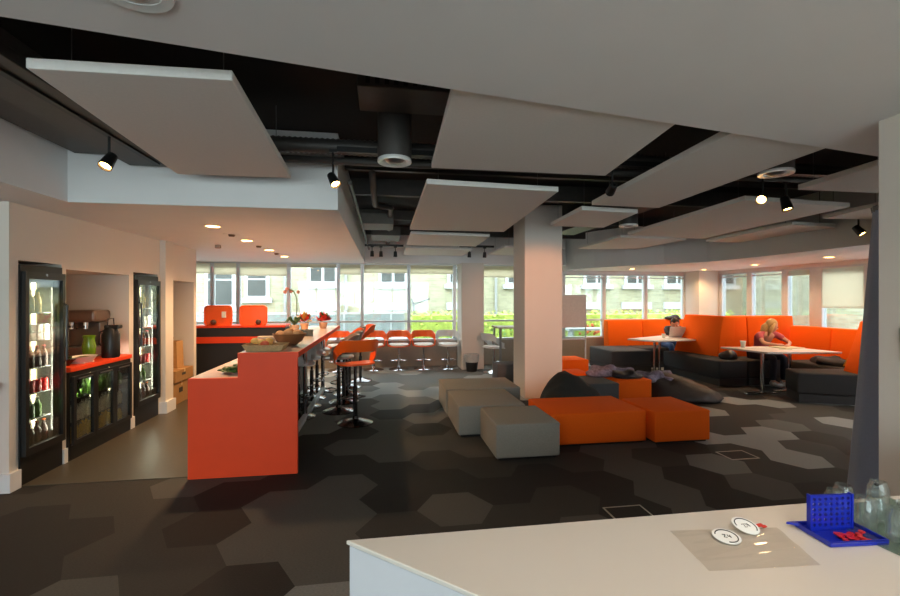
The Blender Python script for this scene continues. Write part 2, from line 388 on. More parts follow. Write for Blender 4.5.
B().box(-8, .6, -.006, .006, .6, 1.19).build('glass_panel', glass('frosted glass', (190, 198, 198), .1, .3, .15), rail)
tag(B().box(5.0, 7.0, 11.3, 11.7, .66, .72).box(5.1, 5.16, 11.35, 11.65, -.1, .66).box(6.84, 6.9, 11.35, 11.65, -.1, .66).build('terrace_bench', stone), 'white slab table outside the windows in front of the hedge', 'table')

# ------------------------------------------------------------------ ceiling: panels, services, lights
wire = M('steel wire', (120, 120, 120), .4, .8)
def raft(pts, z, label, th=.045):
    c = Vector((sum(p[0] for p in pts) / 4, sum(p[1] for p in pts) / 4, z))
    t = thing('acoustic_panel', label, 'ceiling panel', c, group='white acoustic panels hung under the black ceiling')
    loc = [(p[0] - c.x, p[1] - c.y) for p in pts]
    B().prism(loc, 0, th, bev=.004, seg=1).build('panel', raftm, t)
    for p in loc: B().cyl((p[0] * .8, p[1] * .8, th), (p[0] * .8, p[1] * .8, 3.0 - z), .0025, n=6).build('suspension_wire', wire, t)
Z = 2.5
raft([(-1.46, 2.06), (-.65, 2.04), (-.72, 3.63), (-1.56, 3.65)], Z, 'white ceiling panel hanging nearest the camera at upper left')
raft([(.30, 1.5), (1.50, 1.55), (1.71, 3.2), (.35, 3.2)], Z, 'white ceiling panel partly hidden above the slanting ceiling edge, left of the pillar')
raft([(.36, 3.65), (1.55, 3.74), (1.72, 6.14), (.37, 6.15)], Z, 'large white ceiling panel just left of the orange-lit pillar top')
raft([(.41, 6.54), (1.64, 6.66), (1.70, 7.98), (.41, 7.95)], Z, 'white ceiling panel behind the large one, left of the pillar')
raft([(.42, 8.3), (1.70, 8.35), (1.74, 9.6), (.44, 9.6)], Z - .02, 'white ceiling panel nearest the window wall, over the stools')
raft([(1.95, 1.75), (2.75, 1.9), (2.88, 4.26), (2.11, 4.23)], Z, 'long white ceiling panel right of centre with a light front edge')
raft([(2.12, 4.48), (2.82, 4.55), (2.95, 5.57), (2.18, 5.54)], Z, 'small white ceiling panel overlapping the top right of the pillar')
raft([(3.47, 3.79), (4.82, 3.91), (5.12, 6.4), (3.65, 6.16)], Z, 'wide white ceiling panel behind the paired spotlights')
raft([(3.68, 6.42), (4.91, 6.54), (4.85, 7.9), (3.74, 8.06)], Z, 'white ceiling panel above the far booth, beyond the wide one')
raft([(3.51, 2.66), (4.45, 2.9), (4.7, 3.36), (3.6, 3.36)], Z, 'white ceiling panel cut off by the right wall')
raft([(4.98, 4.72), (5.7, 4.8), (5.72, 6.35), (5.12, 6.36)], Z - .05, 'narrow white ceiling panel along the curved soffit')
raft([(4.9, 3.7), (5.7, 3.75), (5.7, 4.35), (5.05, 4.4)], Z - .03, 'white ceiling panel beside the top of the dark curtain')
raft([(2.25, 8.0), (3.5, 8.1), (3.6, 9.5), (2.3, 9.5)], Z, 'white ceiling panel behind the pillar near the windows')

tag(B().box(-2.02, -1.66, 1.6, 3.9, 2.62, 2.68, bev=.004).box(-2.02, -2.0, 1.6, 3.9, 2.68, 2.74).box(-1.68, -1.66, 1.6, 3.9, 2.68, 2.74).build('cable_tray', duct), 'dark flat cable tray running beside the nearest ceiling panel', 'cable tray')
tag(B().box(-2.42, -2.12, 1.6, 3.9, 2.7, 2.76, bev=.004).box(-2.42, -2.4, 1.6, 3.9, 2.76, 2.82).box(-2.14, -2.12, 1.6, 3.9, 2.76, 2.82).build('cable_tray', duct), 'dark cable tray against the left white bulkhead', 'cable tray')
b = B(); pts = [(-2.0 + i * .02, 3.5, 2.72) for i in range(380)]
b.tube(pts, [.062 if i % 2 else .055 for i in range(380)], n=10)
tag(b.build('ribbed_duct', duct, smooth='all'), 'dark ribbed flexible duct crossing the ceiling behind the first spotlight', 'air duct')
b = B().tube([(-1.3, 3.66, 2.66), (1.0, 3.66, 2.66), (3.5, 3.6, 2.66), (5.78, 3.5, 2.66)], .03, 10)
tag(b.build('pipe', duct, smooth='all'), 'long smooth dark pipe crossing the ceiling between the panels', 'pipe')
for (x0, x1, y0, y1, z0, z1, lab) in ((-.15, .42, 2.6, 2.95, 2.78, 2.96, 'dark slotted duct box above the round vent'),
                                 (-.3, .15, 6.3, 6.9, 2.6, 2.75, 'grey perforated duct box over the bar stools'),
                                 (-.2, .3, 7.6, 8.4, 2.62, 2.78, 'grey perforated duct box nearest the windows over the bar stools'),
                                 (3.0, 3.4, 4.4, 7.5, 2.68, 2.9, 'dark rectangular duct running between the centre and right panels')):
    tag(B().box(x0, x1, y0, y1, z0, z1, bev=.006).build('duct_box', ductl if 'perf' in lab else duct), lab, 'air duct')
b = B()
for i in range(9): b.box(-.1 + i * .055, -.075 + i * .055, 2.594, 2.6, 2.8, 2.93)
tag(b.build('duct_grille', black), 'black slotted grille on the duct box above the round vent', 'grille')
for (y, w_, z, k) in ((4.5, .06, 2.84, 1), (5.4, .08, 2.8, 2), (7.3, .05, 2.84, 3), (8.9, .06, 2.82, 4)):
    B().box(-.38, 5.3 if y < 8 else 4.3, y, y + w_, z, 2.998).build('trim_%d' % (k + 4), duct, kind='structure')
b = B().tube([(-.1, 4.2, 2.72), (-.1, 5.6, 2.72), (.1, 5.75, 2.72), (.1, 9.6, 2.72)], .035, 8)
tag(b.build('pipe', duct, smooth='all'), 'dark bent pipe running away above the gap beside the servery bulkhead', 'pipe')
b = B().tube([(-.3, 4.1, 2.6), (-.3, 9.6, 2.6)], .02, 8); tag(b.build('pipe', duct), 'thin dark pipe along the servery bulkhead', 'pipe')

def vent(c, label, trunk=True, r=.12):
    t = thing('round_vent', label, 'air vent', c, group='round ceiling air vents')
    B().lathe([(r * .62, .02), (r * .72, .0), (r * .98, -.004), (r, .006), (r * .96, .02)], n=28).build('ring', M('vent white metal', (215, 215, 212), .35, .2), t, True)
    B().lathe([(0, -.012), (r * .3, -.01), (r * .55, .008), (r * .62, .02), (0, .022)], n=28).build('dish', steel, t, True)
    if trunk: B().lathe([(r * .98, .02), (r * .98, 3.0 - c[2]), (0, 3.0 - c[2])], n=20).build('trunk', duct, t, True)
vent((.08, 3.1, 2.5), 'round silver air vent left of centre under a black duct')
vent((2.98, 2.96, 2.5), 'round silver air vent above the paired spotlights')
vent((3.21, 5.4, 2.5), 'round silver air vent right of the pillar top')
vent((-.75, 1.44, 2.478), 'round white air vent at the top edge of the near ceiling', False)

def lamp_light(c, power, angle=120, col=WARM, parent=None, blend=.6, rot=None):
    l = bpy.data.lights.new('bulb', 'SPOT'); l.energy = power; l.color = col; l.spot_size = math.radians(angle); l.spot_blend = blend; l.shadow_soft_size = .05
    o = bpy.data.objects.new('bulb', l); C.objects.link(o); o.location = c
    if parent: o.parent = parent
    if rot is not None: o.rotation_euler = rot
    return o
def downlight(c, label, power, grp, col=WARM, r=.085):
    t = thing('downlight', label, 'ceiling light', c, group=grp)
    B().lathe([(r * .8, -.004), (r * .95, -.008), (r * 1.05, -.004), (r * 1.05, 0), (r * .8, 0)], n=24).build('trim_ring', white, t, True)
    B().lathe([(0, -.002), (r * .8, -.002), (r * .8, 0), (0, 0)], n=24).build('lens', lampm, t)
    lamp_light((0, 0, -.02), power, 150, col, t)
for k, (y, n) in enumerate(((5.04, 'nearest the camera'), (6.23, 'second from the camera'), (7.4, 'third from the camera'), (8.5, 'furthest away'))):
    downlight((-1.8, y, 2.318), 'glowing downlight over the red servery, ' + n, 62, 'downlights over the servery')
for y, n in ((5.63, 'nearest'), (6.8, 'middle'), (7.89, 'furthest')):
    t = thing('ceiling_speaker', 'unlit twin fitting between the servery downlights, ' + n, 'ceiling fitting', (-1.8, y, 2.318), group='unlit fittings over the servery')
    B().lathe([(0, -.006), (.09, -.006), (.1, 0), (0, 0)], n=20).build('plate', white, t); B().lathe([(0, -.03), (.03, -.03), (.04, -.006), (0, -.006)], n=14).build('lamp_holder', M('bronze fitting', (110, 84, 70), .4, .4), t)
tag(B().box(-2.4, -2.33, 6.78, 6.85, 2.27, 2.319, bev=.01).build('smoke_detector', M('taupe plastic', (150, 130, 115), .5)), 'small square detector box on the soffit over the servery', 'detector')
for (x, y, n) in ((5.47, 9.05, 'furthest left, over the far booth'), (7.27, 9.1, 'over the corner of the far booth'), (7.18, 7.6, 'over the woman'), (7.0, 6.0, 'nearest the dark curtain')):
    downlight((x, y, 2.198), 'glowing downlight in the curved soffit, ' + n, 38, 'downlights in the curved soffit')
for x, y, n in ((.45, .55, 'above the camera'), (1.6, .6, 'right of the camera'), (-1.3, -.6, 'behind the camera on the left'), (.9, -1.3, 'behind the camera')):  # all but the first are unseen lamps added for fill light
    downlight((x, y, 2.478), 'unseen downlight in the near ceiling ' + n, 17, 'downlights in the near ceiling', (1.0, .9, .8))

def spot(c, aim, label, power=6, glow=True, stem=.08, s=1.0, col=WARM, ang=60):
    """small track spotlight: stem, cylindrical head turned to aim"""
    t = thing('spotlight', label, 'spotlight', c, group='small black track spotlights')
    B().cyl((0, 0, 0), (0, 0, stem), .008 * s, n=8).box(-.03 * s, .03 * s, -.015, .015, stem, stem + .02).build('stem', blackM, t)
    a = Vector(aim).normalized()
    B().lathe([(.012 * s, -.05 * s), (.03 * s, -.045 * s), (.034 * s, 0), (.038 * s, .06 * s), (.034 * s, .06 * s), (.03 * s, .045 * s)], a * .0, 16, a).build('head', blackM, t, True)
    B().lathe([(0, .045 * s), (.031 * s, .046 * s), (0, .0461 * s)], a * 0, 14, a).build('lens', lampm if glow else steel, t)
    if power:
        q = Vector((0, 0, -1)).rotation_difference(a).to_euler()
        lamp_light(a * .07 * s, power, ang, col, t, .5, q)
    return t
spot((-1.77, 3.18, 2.45), (-.1, -.55, -.8), 'black spotlight at upper left in front of the white bulkhead', 6, True, .17, 1.05)
spot((-.37, 3.39, 2.44), (.4, -.45, -.8), 'black spotlight at the corner of the servery bulkhead', 6, True, .2)
spot((1.86, 3.37, 2.45), (.16, .93, -.36), 'black spotlight above the pillar, turned towards it', 150, False, .18, 1.0, (1.0, .42, .2), 44)
spot((3.33, 3.44, 2.44), (-.75, -.5, -.45), 'black spotlight glowing towards the camera, left of a pair', 5, True, .18, 1.1)
spot((3.73, 3.6, 2.44), (.0, -.3, -1), 'black spotlight of the pair on the right, pointing straight down', 5, True, .18, 1.2)
spot((5.6, 4.45, 2.36), (.15, -.6, -.8), 'black spotlight beside the dark curtain', 5, True, .18, 1.2)
for x, y, n in ((1.7, 8.6, 'left of the two near the pillar, by the windows'), (2.01, 8.6, 'right of the two near the pillar, by the windows'), (-.21, 8.7, 'first of three near the windows over the bar'), (-.04, 8.72, 'second of three near the windows over the bar'), (.24, 8.72, 'third of three near the windows over the bar')):
    spot((x, y, 2.42), (0, .2, -1), 'tiny black spotlight, ' + n, 0, False, .12)
tag(B().box(1.5, 2.2, 8.58, 8.62, 2.56, 2.6).build('lighting_track', blackM), 'short black lighting track beside the pillar near the windows', 'lighting track')
tag(B().box(-.35, .4, 8.7, 8.74, 2.56, 2.6).build('lighting_track', blackM), 'short black lighting track over the bar end near the windows', 'lighting track')
tag(B().box(-.34, 5.8, 3.36, 3.4, 2.64, 2.68).build('lighting_track', blackM), 'long black lighting track crossing the room behind the near panels', 'lighting track')
tag(B().box(-1.79, -1.75, 1.7, 3.8, 2.605, 2.619).build('lighting_track', blackM), 'black lighting track under the cable tray at upper left', 'lighting track')

# ------------------------------------------------------------------ fridges and servery niche
lit = {}
def shelf_items(proto, xs, ys, z, label, grp, jitter=0):
    for x in xs:
        for y in ys:
            dup(proto, (x, y + random.uniform(-.004, .004), z), 0, label, grp)
def bottle(name, label, cat, body, cap, h=.2, r=.028, group='x'):
    t = thing(name, label, cat, (0, 0, 0), group=group)
    B().lathe([(0, 0), (r * .9, 0), (r, .01), (r, h * .6), (r * .5, h * .8), (r * .4, h * .93), (0, h * .93)], n=10).build('bottle_body', body, t, True)
    B().lathe([(r * .45, h * .93), (r * .45, h), (0, h)], n=8).build('cap', cap, t)
    return t
def can(name, label, cat, m, h=.12, r=.03, group='x'):
    return tag(B().lathe([(0, 0), (r * .85, 0), (r, .01), (r, h - .01), (r * .85, h), (0, h)], n=10).build(name, m, None, True), label, cat, group)
red_p = M('red drink label', (190, 24, 20), .35); blue_p = M('blue drink label', (50, 70, 110), .35); green_p = M('green drink label', (90, 130, 50), .35)
yel_p = M('yellow drink label', (225, 190, 80), .35); brn_p = M('cola brown', (60, 28, 20), .25); org_p = M('orange juice', (200, 90, 20), .3); wht_p = M('white carton', (225, 222, 212), .5)

def fridge(y0, y1, label, contents, led_on=True):
    w_ = y1 - y0; x0, x1, H = -3.58, -2.94, 1.83
    t = thing('display_fridge', label, 'fridge', (x1, y0, 0))
    D = x1 - x0
    B().box(-D, 0, 0, .03, 0, H).box(-D, 0, w_ - .03, w_, 0, H).box(-D, 0, .03, w_ - .03, H - .1, H).box(-D, 0, .03, w_ - .03, 0, .26).box(-D, -D + .03, .03, w_ - .03, .26, H - .1).build('cabinet', blackM, t)
    B().box(-D + .031, -D + .035, .031, w_ - .031, .27, H - .11).box(-D + .035, -.06, .0305, .034, .27, H - .11).box(-D + .035, -.06, w_ - .034, w_ - .0305, .27, H - .11).build('liner', cool, t)
    d = B().box(.002, .035, .01, .045, .24, H - .06).box(.002, .035, w_ - .045, w_ - .01, .24, H - .06).box(.002, .035, .045, w_ - .045, H - .12, H - .06).box(.002, .035, .045, w_ - .045, .24, .30).build('door', blackP, t)
    B().box(.015, .02, .045, w_ - .045, .30, H - .12).build('door_glass', fglass, d)
    hy = w_ - .035 if contents == 1 else .03
    B().tube([(.036, hy, 1.5), (.06, hy, 1.48), (.06, hy, .98), (.036, hy, .96)], .012, 8).build('handle', blackP, d)
    B().box(-.22, -.19, w_ - .052, w_ - .036, .30, H - .14).build('light_strip', led, t)
    B().box(.036, .038, w_ * .5 - .008, w_ * .5 + .008, H - .09, H - .075).build('lock', chrome, t)
    for z in (.5, .72, .94, 1.18, 1.42):
        s = B().box(-D + .04, -.055, .036, w_ - .06, z - .006, z); s.build('shelf', M('wire shelf', (120, 120, 118), .4, .5), t)
    l = bpy.data.lights.new('fridge_light', 'AREA'); l.shape = 'RECTANGLE'; l.size = .03; l.size_y = 1.3; l.energy = 7; l.color = (1, .9, .68)
    lo = bpy.data.objects.new('fridge_light', l); C.objects.link(lo); lo.parent = t; lo.location = (-.035, w_ - .06, 1.0); lo.rotation_euler = (PI / 2, 0, PI / 2 + .9)
    return t
fridge(4.095, 4.575, 'tall black glass-door drinks fridge nearest the camera', 1)
fridge(5.775, 6.335, 'tall black glass-door drinks fridge right of the coffee niche', 2)
def stock_fridge(y0, y1, which):
    n = 5; ys = [y0 + .08 + i * (y1 - y0 - .165) / (n - 1) for i in range(n)]
    xs = (-3.035, -3.12)
    rows = ((.262, 'bottle', brn_p, org_p, .2, 'orange-capped brown bottle on the floor'), (.5, 'bottle', green_p, wht_p, .17, 'dark green bottle on the lowest shelf'),
            (.72, 'can', red_p, None, .11, 'red drink can on the second shelf'), (.94, 'bottle', brn_p, red_p, .19, 'red-capped cola bottle on the third shelf'),
            (1.18, 'carton', wht_p, None, .17, 'pale drink carton on the fourth shelf'), (1.42, 'bottle', yel_p, green_p, .2, 'yellow juice bottle on the top shelf'))
    for z, kind, m1, m2, h, lab in rows:
        label = lab + (' of nearest fridge' if which == 1 else ' of far fridge'); g = label.replace('bottle', 'bottles').replace('can ', 'cans ').replace('carton', 'cartons')
        if kind == 'bottle': p = bottle('drink_bottle', label, 'bottle', m1, m2, h, .03, g)
        elif kind == 'can': p = can('drink_can', label, 'can', m1, h, .031, g)
        else: p = tag(B().box(-.028, .028, -.028, .028, 0, h * .8).prism([(-.028, -.028), (.028, -.028), (.028, .028), (-.028, .028)], h * .8, h * .8 + .001).build('drink_carton', m1), label, 'carton', g)
        first = True
        for x in xs:
            for k, y in enumerate(ys if x == xs[0] and z in (.262, .72, .94, 1.18) else ys[:4]):
                lb = label + (', front row, ' if x == xs[0] else ', second row, ') + ('leftmost', 'second from left', 'middle', 'fourth from left', 'rightmost')[k]
                if first: p.location = (x, y, z); first = False; p['label'] = lb
                else: dup(p, (x, y, z), None, lb)
stock_fridge(4.095, 4.575, 1); stock_fridge(5.775, 6.335, 2)

# undercounter bottle coolers
t = thing('bottle_cooler', 'black three-door undercounter bottle cooler in the coffee niche', 'fridge', (-2.93, 4.65, 0))
W = 1.02
B().box(-.6, 0, 0, .02, .0, .84).box(-.6, 0, W - .02, W, 0, .84).box(-.6, 0, .02, W - .02, 0, .14).box(-.6, 0, .02, W - .02, .80, .84).box(-.6, -.58, .02, W - .02, .14, .8).build('cabinet', blackM, t)
for i in range(3):
    a = .02 + i * (W - .04) / 3; e = a + (W - .04) / 3 - .006
    d = B().box(.002, .03, a, a + .035, .15, .8).box(.002, .03, e - .035, e, .15, .8).box(.002, .03, a + .035, e - .035, .76, .8).box(.002, .03, a + .035, e - .035, .15, .19).build('door', blackP, t)
    B().box(.014, .018, a + .035, e - .035, .19, .76).build('door_glass', fglass, d)
    B().box(.031, .04, a + .06, e - .06, .77, .78).build('handle', steel, d)
    B().box(-.2, -.19, e - .03, e - .02, .2, .75).build('light_strip', led, t)
for z in (.34, .56): B().box(-.55, -.06, .03, W - .03, z - .006, z).build('shelf', MATS['wire shelf'], t)
l = bpy.data.lights.new('cooler_light', 'AREA'); l.shape = 'RECTANGLE'; l.size = .9; l.size_y = .03; l.energy = 2.0; l.color = (1, .9, .7)
lo = bpy.data.objects.new('cooler_light', l); C.objects.link(lo); lo.parent = t; lo.location = (-.06, W / 2, .78); lo.rotation_euler = (0, -.5, PI / 2)
for z, m1, lab in ((.142, yel_p, 'amber bottle, bottom of undercounter cooler'), (.342, wht_p, 'pale bottle, middle shelf of undercounter cooler'), (.562, green_p, 'green bottle, upper shelf of undercounter cooler')):
    p = bottle('drink_bottle', lab, 'bottle', m1, steel, .16, .026, lab.replace('bottle', 'bottles', 1))
    k = 0
    for i in range(3):
        for j in range(4):
            for x in (-3.0, -3.07):
                c = (x, 4.65 + .02 + i * .327 + .07 + j * .062, z)
                lb = lab + ', ' + ('left', 'middle', 'right')[i] + ' door, ' + ('front' if x > -3.05 else 'back') + ' row, ' + ('first', 'second', 'third', 'fourth')[j]
                if k == 0: p.location = c; p['label'] = lb
                else: dup(p, c, None, lb)
                k += 1
tag(B().box(-3.6, -2.915, 4.645, 5.675, .846, .89, bev=.004).build('worktop', orangeP), 'orange worktop over the undercounter cooler in the niche', 'worktop')
ZT = .891
# coffee machine
t = thing('coffee_machine', 'silver and brown coffee machine at the back of the niche worktop', 'coffee machine', (-3.33, 5.49, ZT), -PI / 2); t.scale = (1.0, .85, 1.22)
B().box(-.16, .12, -.2, .2, .02, .1, bev=.01).box(-.16, -.02, -.2, .2, .1, .32, bev=.01).build('body', M('machine grey', (105, 98, 94), .35, .5), t)
B().box(-.17, .14, -.24, .24, .32, .43, bev=.03).build('hood', M('machine brown', (112, 92, 82), .35, .4), t)
B().cyl((.05, -.08, .26), (.05, -.08, .32), .03).cyl((.05, .08, .26), (.05, .08, .32), .03).build('group_head', chrome, t, True)
for y in (-.08, .08): B().tube([(.08, y, .28), (.2, y, .27)], .01).build('portafilter', blackP, t)
B().box(-.14, .11, -.18, .18, 0, .02).build('foot', blackP, t)
# green jug
t = thing('green_vase', 'glossy green ribbed vase on the niche worktop', 'vase', (-3.10, 5.22, ZT))
b = B(); prof = [(0, 0), (.04, 0), (.043, .01), (.058, .08), (.064, .15), (.05, .22), (.06, .26), (.054, .256), (.044, .22), (.05, .1), (0, .02)]
b.lathe(prof, n=24); b.build('vase_body', M('green glaze', (96, 140, 30), .2, coat=.5), t, True)
# airpot
t = thing('airpot', 'black pump airpot flask at the right of the niche worktop', 'flask', (-3.0, 5.42, ZT))
B().lathe([(0, 0), (.08, 0), (.085, .02), (.085, .25), (.06, .31), (.055, .33), (0, .33)], n=20).build('flask_body', blackP, t, True)
B().box(-.05, .1, -.045, .045, .32, .36, bev=.012).build('pump_lid', blackP, t); B().tube([(-.06, 0, .3), (-.11, 0, .28), (-.12, 0, .16), (-.085, 0, .12)], .01).build('handle', blackP, t)
B().tube([(0, -.06, .34), (0, -.05, .43), (0, .05, .43), (0, .06, .34)], .006).build('carry_handle', blackP, t)
# bowls, cups
t = thing('serving_bowl', 'white square bowl of food near the niche worktop edge', 'bowl', (-3.03, 5.0, ZT))
B().prism([(-.06, -.08), (.06, -.08), (.06, .08), (-.06, .08)], 0, .012).grid(lambda u, v: ((math.cos(u * 2 * PI) * (.07 + .04 * v), math.sin(u * 2 * PI) * (.09 + .05 * v), .008 + .06 * v), (math.cos(u * 2 * PI), math.sin(u * 2 * PI), 0)), 24, 3, .004).build('bowl', wht_p, t, True)
B().ball((0, 0, .04), .07, .09, .025, 10, .1).build('food', M('green brown food', (100, 90, 50), .7, var=.4, scale=40), t)
t = thing('salad_bowl', 'dark bowl of green leaves at the left of the niche worktop', 'bowl', (-3.09, 4.80, ZT))
B().lathe([(0, 0), (.06, 0), (.11, .06), (.105, .06), (.055, .01), (0, .01)], n=22).build('bowl', blackP, t, True)
b = B()
for i in range(18): b.ball((random.uniform(-.06, .06), random.uniform(-.06, .06), .055 + random.uniform(0, .03)), .03, .03, .012, 6, .2)
b.build('leaves', M('dark salad green', (50, 72, 28), .6, var=.3), t)
t = thing('paper_plate', 'white plate of bread rolls beside the coffee machine', 'plate', (-3.22, 4.98, ZT))
B().lathe([(0, .004), (.06, .004), (.1, .02), (.1, .016), (.06, 0), (0, 0)], n=22).build('plate', wht_p, t, True)
B().ball((.02, 0, .03), .04, .05, .025, 8).ball((-.04, .02, .03), .035, .04, .02, 8).build('roll', M('bread', (205, 165, 110), .8, var=.15), t, True)
for k, (y, h, lab) in enumerate(((5.16, .32, 'tall stack of white paper cups at the left of the coffee machine'), (5.06, .2, 'shorter stack of white paper cups left of the coffee machine'))):
    b = B()
    for i in range(int(h / .02)): b.lathe([(.033, i * .02), (.04, i * .02 + .019), (.042, i * .02 + .0195)], n=16)
    tag(b.lathe([(0, 0), (.033, 0)], n=16).build('cup_stack', wht_p, None, True, loc=(-3.3, y, ZT)), lab, 'paper cups')
tag(B().box(-.05, .05, -.04, .04, 0, .16, bev=.004).build('tea_box', red_p, loc=(-3.38, 4.93, ZT)), 'red and white tea box at the left of the coffee machine', 'box')
# boxes in the right recess
card = M('brown cardboard', (158, 118, 70), .8, var=.08, scale=12); bagm = M('brown paper bag', (176, 134, 84), .85, var=.08)
def carton(c, sx, sy, sz, label, rz=0):
    t = thing('cardboard_box', label, 'cardboard box', c, rz)
    B().box(-sx / 2, sx / 2, -sy / 2, sy / 2, 0, sz, bev=.004, seg=1).build('box_body', card, t)
    B().box(-sx / 2 - .001, sx / 2 + .001, -.02, .02, sz - .06, sz + .001).build('tape', M('parcel tape', (190, 160, 110), .3), t)
    B().box(sx / 2 + .0005, sx / 2 + .002, -.09, .03, sz * .5, sz * .72).build('printed_label', M('dark print', (50, 40, 32), .7), t)
carton((-3.2, 7.05, .006), .5, .66, .32, 'large brown cardboard box at the bottom of the recess')
carton((-3.18, 7.1, .328), .5, .58, .17, 'flat brown cardboard box stacked on the large one')
for c, s, lab in (((-3.2, 6.92, .5), .3, 'brown paper bag standing on the boxes, left'), ((-3.12, 7.2, .5), .4, 'brown paper bag standing on the boxes, right')):
    t = thing('paper_bag', lab, 'paper bag', c); w_ = .09
    B().grid(lambda u, v: ((w_ * max(-1, min(1, 1.5 * math.cos(u * 2 * PI))) * (1 - .15 * v), w_ * 1.2 * max(-1, min(1, 1.5 * math.sin(u * 2 * PI))), s * v), (0, 0, 0)), 24, 4).build('bag_body', bagm, t)
    B().tube([(-.02, -.04, s), (-.02, -.03, s + .06), (-.02, .03, s + .06), (-.02, .04, s)], .004, 6).build('handle', bagm, t)
t = thing('potted_plant', 'small spiky plant behind the paper bags in the recess', 'plant', (-3.35, 7.02, .5))
B().lathe([(0, 0), (.05, 0), (.06, .25), (0, .25)], n=14).build('pot', bagm, t)
b = B()
for i in range(10):
    a = i * .63; b.tube([(0, 0, .24), (math.cos(a) * .05, math.sin(a) * .05, .38), (math.cos(a) * .1, math.sin(a) * .1, .42)], [.008, .006, .001], 5)
b.build('leaves', M('olive leaf', (110, 100, 50), .6), t)
# orange counter end at far left
tag(B().box(-4.4, -2.99, 3.62, 3.97, .84, .88, bev=.004).box(-4.4, -3.1, 3.66, 3.96, 0, .84).build('worktop', orangeP), 'end of an orange worktop at the far left edge', 'worktop')

# ------------------------------------------------------------------ bar
t = thing('bar_counter', 'stepped red-orange bar counter running away from the camera', 'bar counter', (-1.64, 4.03, 0))
# local x 0..0.89, y 0..3.8
b = B().prism([(0, 0), (.89, 0), (.89, .861), (.40, .861), (.40, .862), (0, .862)], 0, .05)
b = B(); ft = .04
vs = [(0, .006), (.895, .006), (.895, 1.074), (.40, 1.074), (.40, .861), (0, .861)]
lo = [b.bm.verts.new((p[0], 0, p[1])) for p in vs]; hi = [b.bm.verts.new((p[0], ft, p[1])) for p in vs]
b.bm.faces.new(lo); b.bm.faces.new(hi[::-1])
for i in range(6): b.bm.faces.new([lo[i], hi[i], hi[(i + 1) % 6], lo[(i + 1) % 6]])
b.build('end_panel', orangeP, t)
B().box(.0, .40, ft + .001, 3.75, .83, .861).build('low_worktop', M('pale pink laminate', (224, 196, 186), .25), t)
B().box(0, .30, ft + .001, 3.75, .006, .829).build('base_cabinet', M('bar side dark', (70, 60, 56), .6), t)
B().box(0.40, .895, ft + .001, 3.78, 1.03, 1.0735).box(.401, .42, ft + .001, 3.75, .862, 1.03).build('high_top', M('white glossy bar top', (228, 214, 206), .2), t)
B().box(.8955, .905, 0, 3.78, 1.028, 1.074).build('top_edging', orangeP, t)
B().box(.62, .68, ft + .001, 3.7, .001, .05).build('foot_strip', frameW, t)
for y in (1.9, 3.6): B().cyl((.64, y, .03), (.64, y, 1.03), .03).build('leg', chrome, t, True)
# back bar
t = thing('back_bar', 'black and orange back bar along the window end of the servery', 'bar counter', (-3.8, 8.32, 0))
B().box(0, 2.05, 0, .5, 1.02, 1.055).build('worktop', orangeP, t); B().box(0, 2.05, .02, .5, .006, 1.019).build('cabinet', M('bar black', (34, 30, 30), .6), t)
B().box(0, 2.05, -.015, .0195, .75, .86).build('shelf_band', orangeP, t)
for k, x in enumerate((-2.93, -2.33)):
    n = ('left', 'right')[k]
    t = thing('orange_tray', 'rounded orange tray standing upright on the back bar, ' + n + ' one', 'tray', (x, 8.45, 1.056))
    def rr(hw, hh, r, n=6):
        out = []
        for cx, cz, a0 in ((hw - r, hh - r, 0), (-hw + r, hh - r, 90), (-hw + r, -hh + r, 180), (hw - r, -hh + r, 270)):
            for i in range(n + 1): a = math.radians(a0 + 90 * i / n); out.append((cx + r * math.cos(a), cz + r * math.sin(a) + .175))
        return out
    p = rr(.235, .175, .06); b = B()
    b.prism(p, 0, .02).mv(Matrix.Rotation(PI / 2, 4, 'X')); b.mv(Matrix.Translation((0, .02, 0))); b.build('tray_panel', orangeS, t)
    b = B(); b.tube([(q[0] * .98, 0, q[1]) for q in p], .014, 8, True); b.build('rim', orangeS, t, True)
    B().ball((.03 + .07 * k - .09 * (1 - k), -.06, .06), .05, .045, .05, 10).build('dark_pot', M('dark brown pot', (74, 50, 42), .4), t, True)
    if k == 0: B().box(.07, .14, -.04, -.015, .14, .25, bev=.004).build('white_card', wht_p, t)
# items on the bar
wick = M('wicker', (172, 146, 104), .8, var=.25, scale=70, bump=.6)
t = thing('wicker_tray', 'wicker tray of pastries at the near end of the bar', 'tray', (-1.06, 4.25, 1.0745))
def troughf(w, d, h): return lambda u, v: ((max(-1, min(1, 1.35 * math.cos(u * 2 * PI))) * (w + .03 * v), max(-1, min(1, 1.35 * math.sin(u * 2 * PI))) * (d + .03 * v), h * v), (math.cos(u * 2 * PI), math.sin(u * 2 * PI), 0))
B().grid(troughf(.15, .09, .055), 32, 3, .008).box(-.15, .15, -.09, .09, 0, .008).build('basket', wick, t)
for i in range(7): B().ball((random.uniform(-.11, .03), random.uniform(-.05, .05), .06 + random.uniform(0, .02)), .042, .036, .028, 8, .08).build('pastry', M('pastry', (222, 176, 96), .6, var=.2, scale=40) if i % 3 else M('pastry red', (196, 84, 50), .5), t, True)
t = thing('wooden_bowl', 'brown wooden bowl of bread rolls on the bar', 'bowl', (-.93, 4.62, 1.0745))
B().lathe([(0, 0), (.06, 0), (.12, .04), (.165, .12), (.155, .12), (.11, .045), (0, .012)], n=28).build('bowl', M('brown wood', (122, 78, 46), .5, var=.15, stretch=(1, 1, 6)), t, True)
for i in range(9): a = i * 2.4; B().ball((math.cos(a) * .09 * (i > 1), math.sin(a) * .09 * (i > 1), .12 + .02 * (i < 3)), .045, .04, .03, 8, .05).build('bread_roll', M('roll crust', (206, 150, 100), .7, var=.15), t, True)
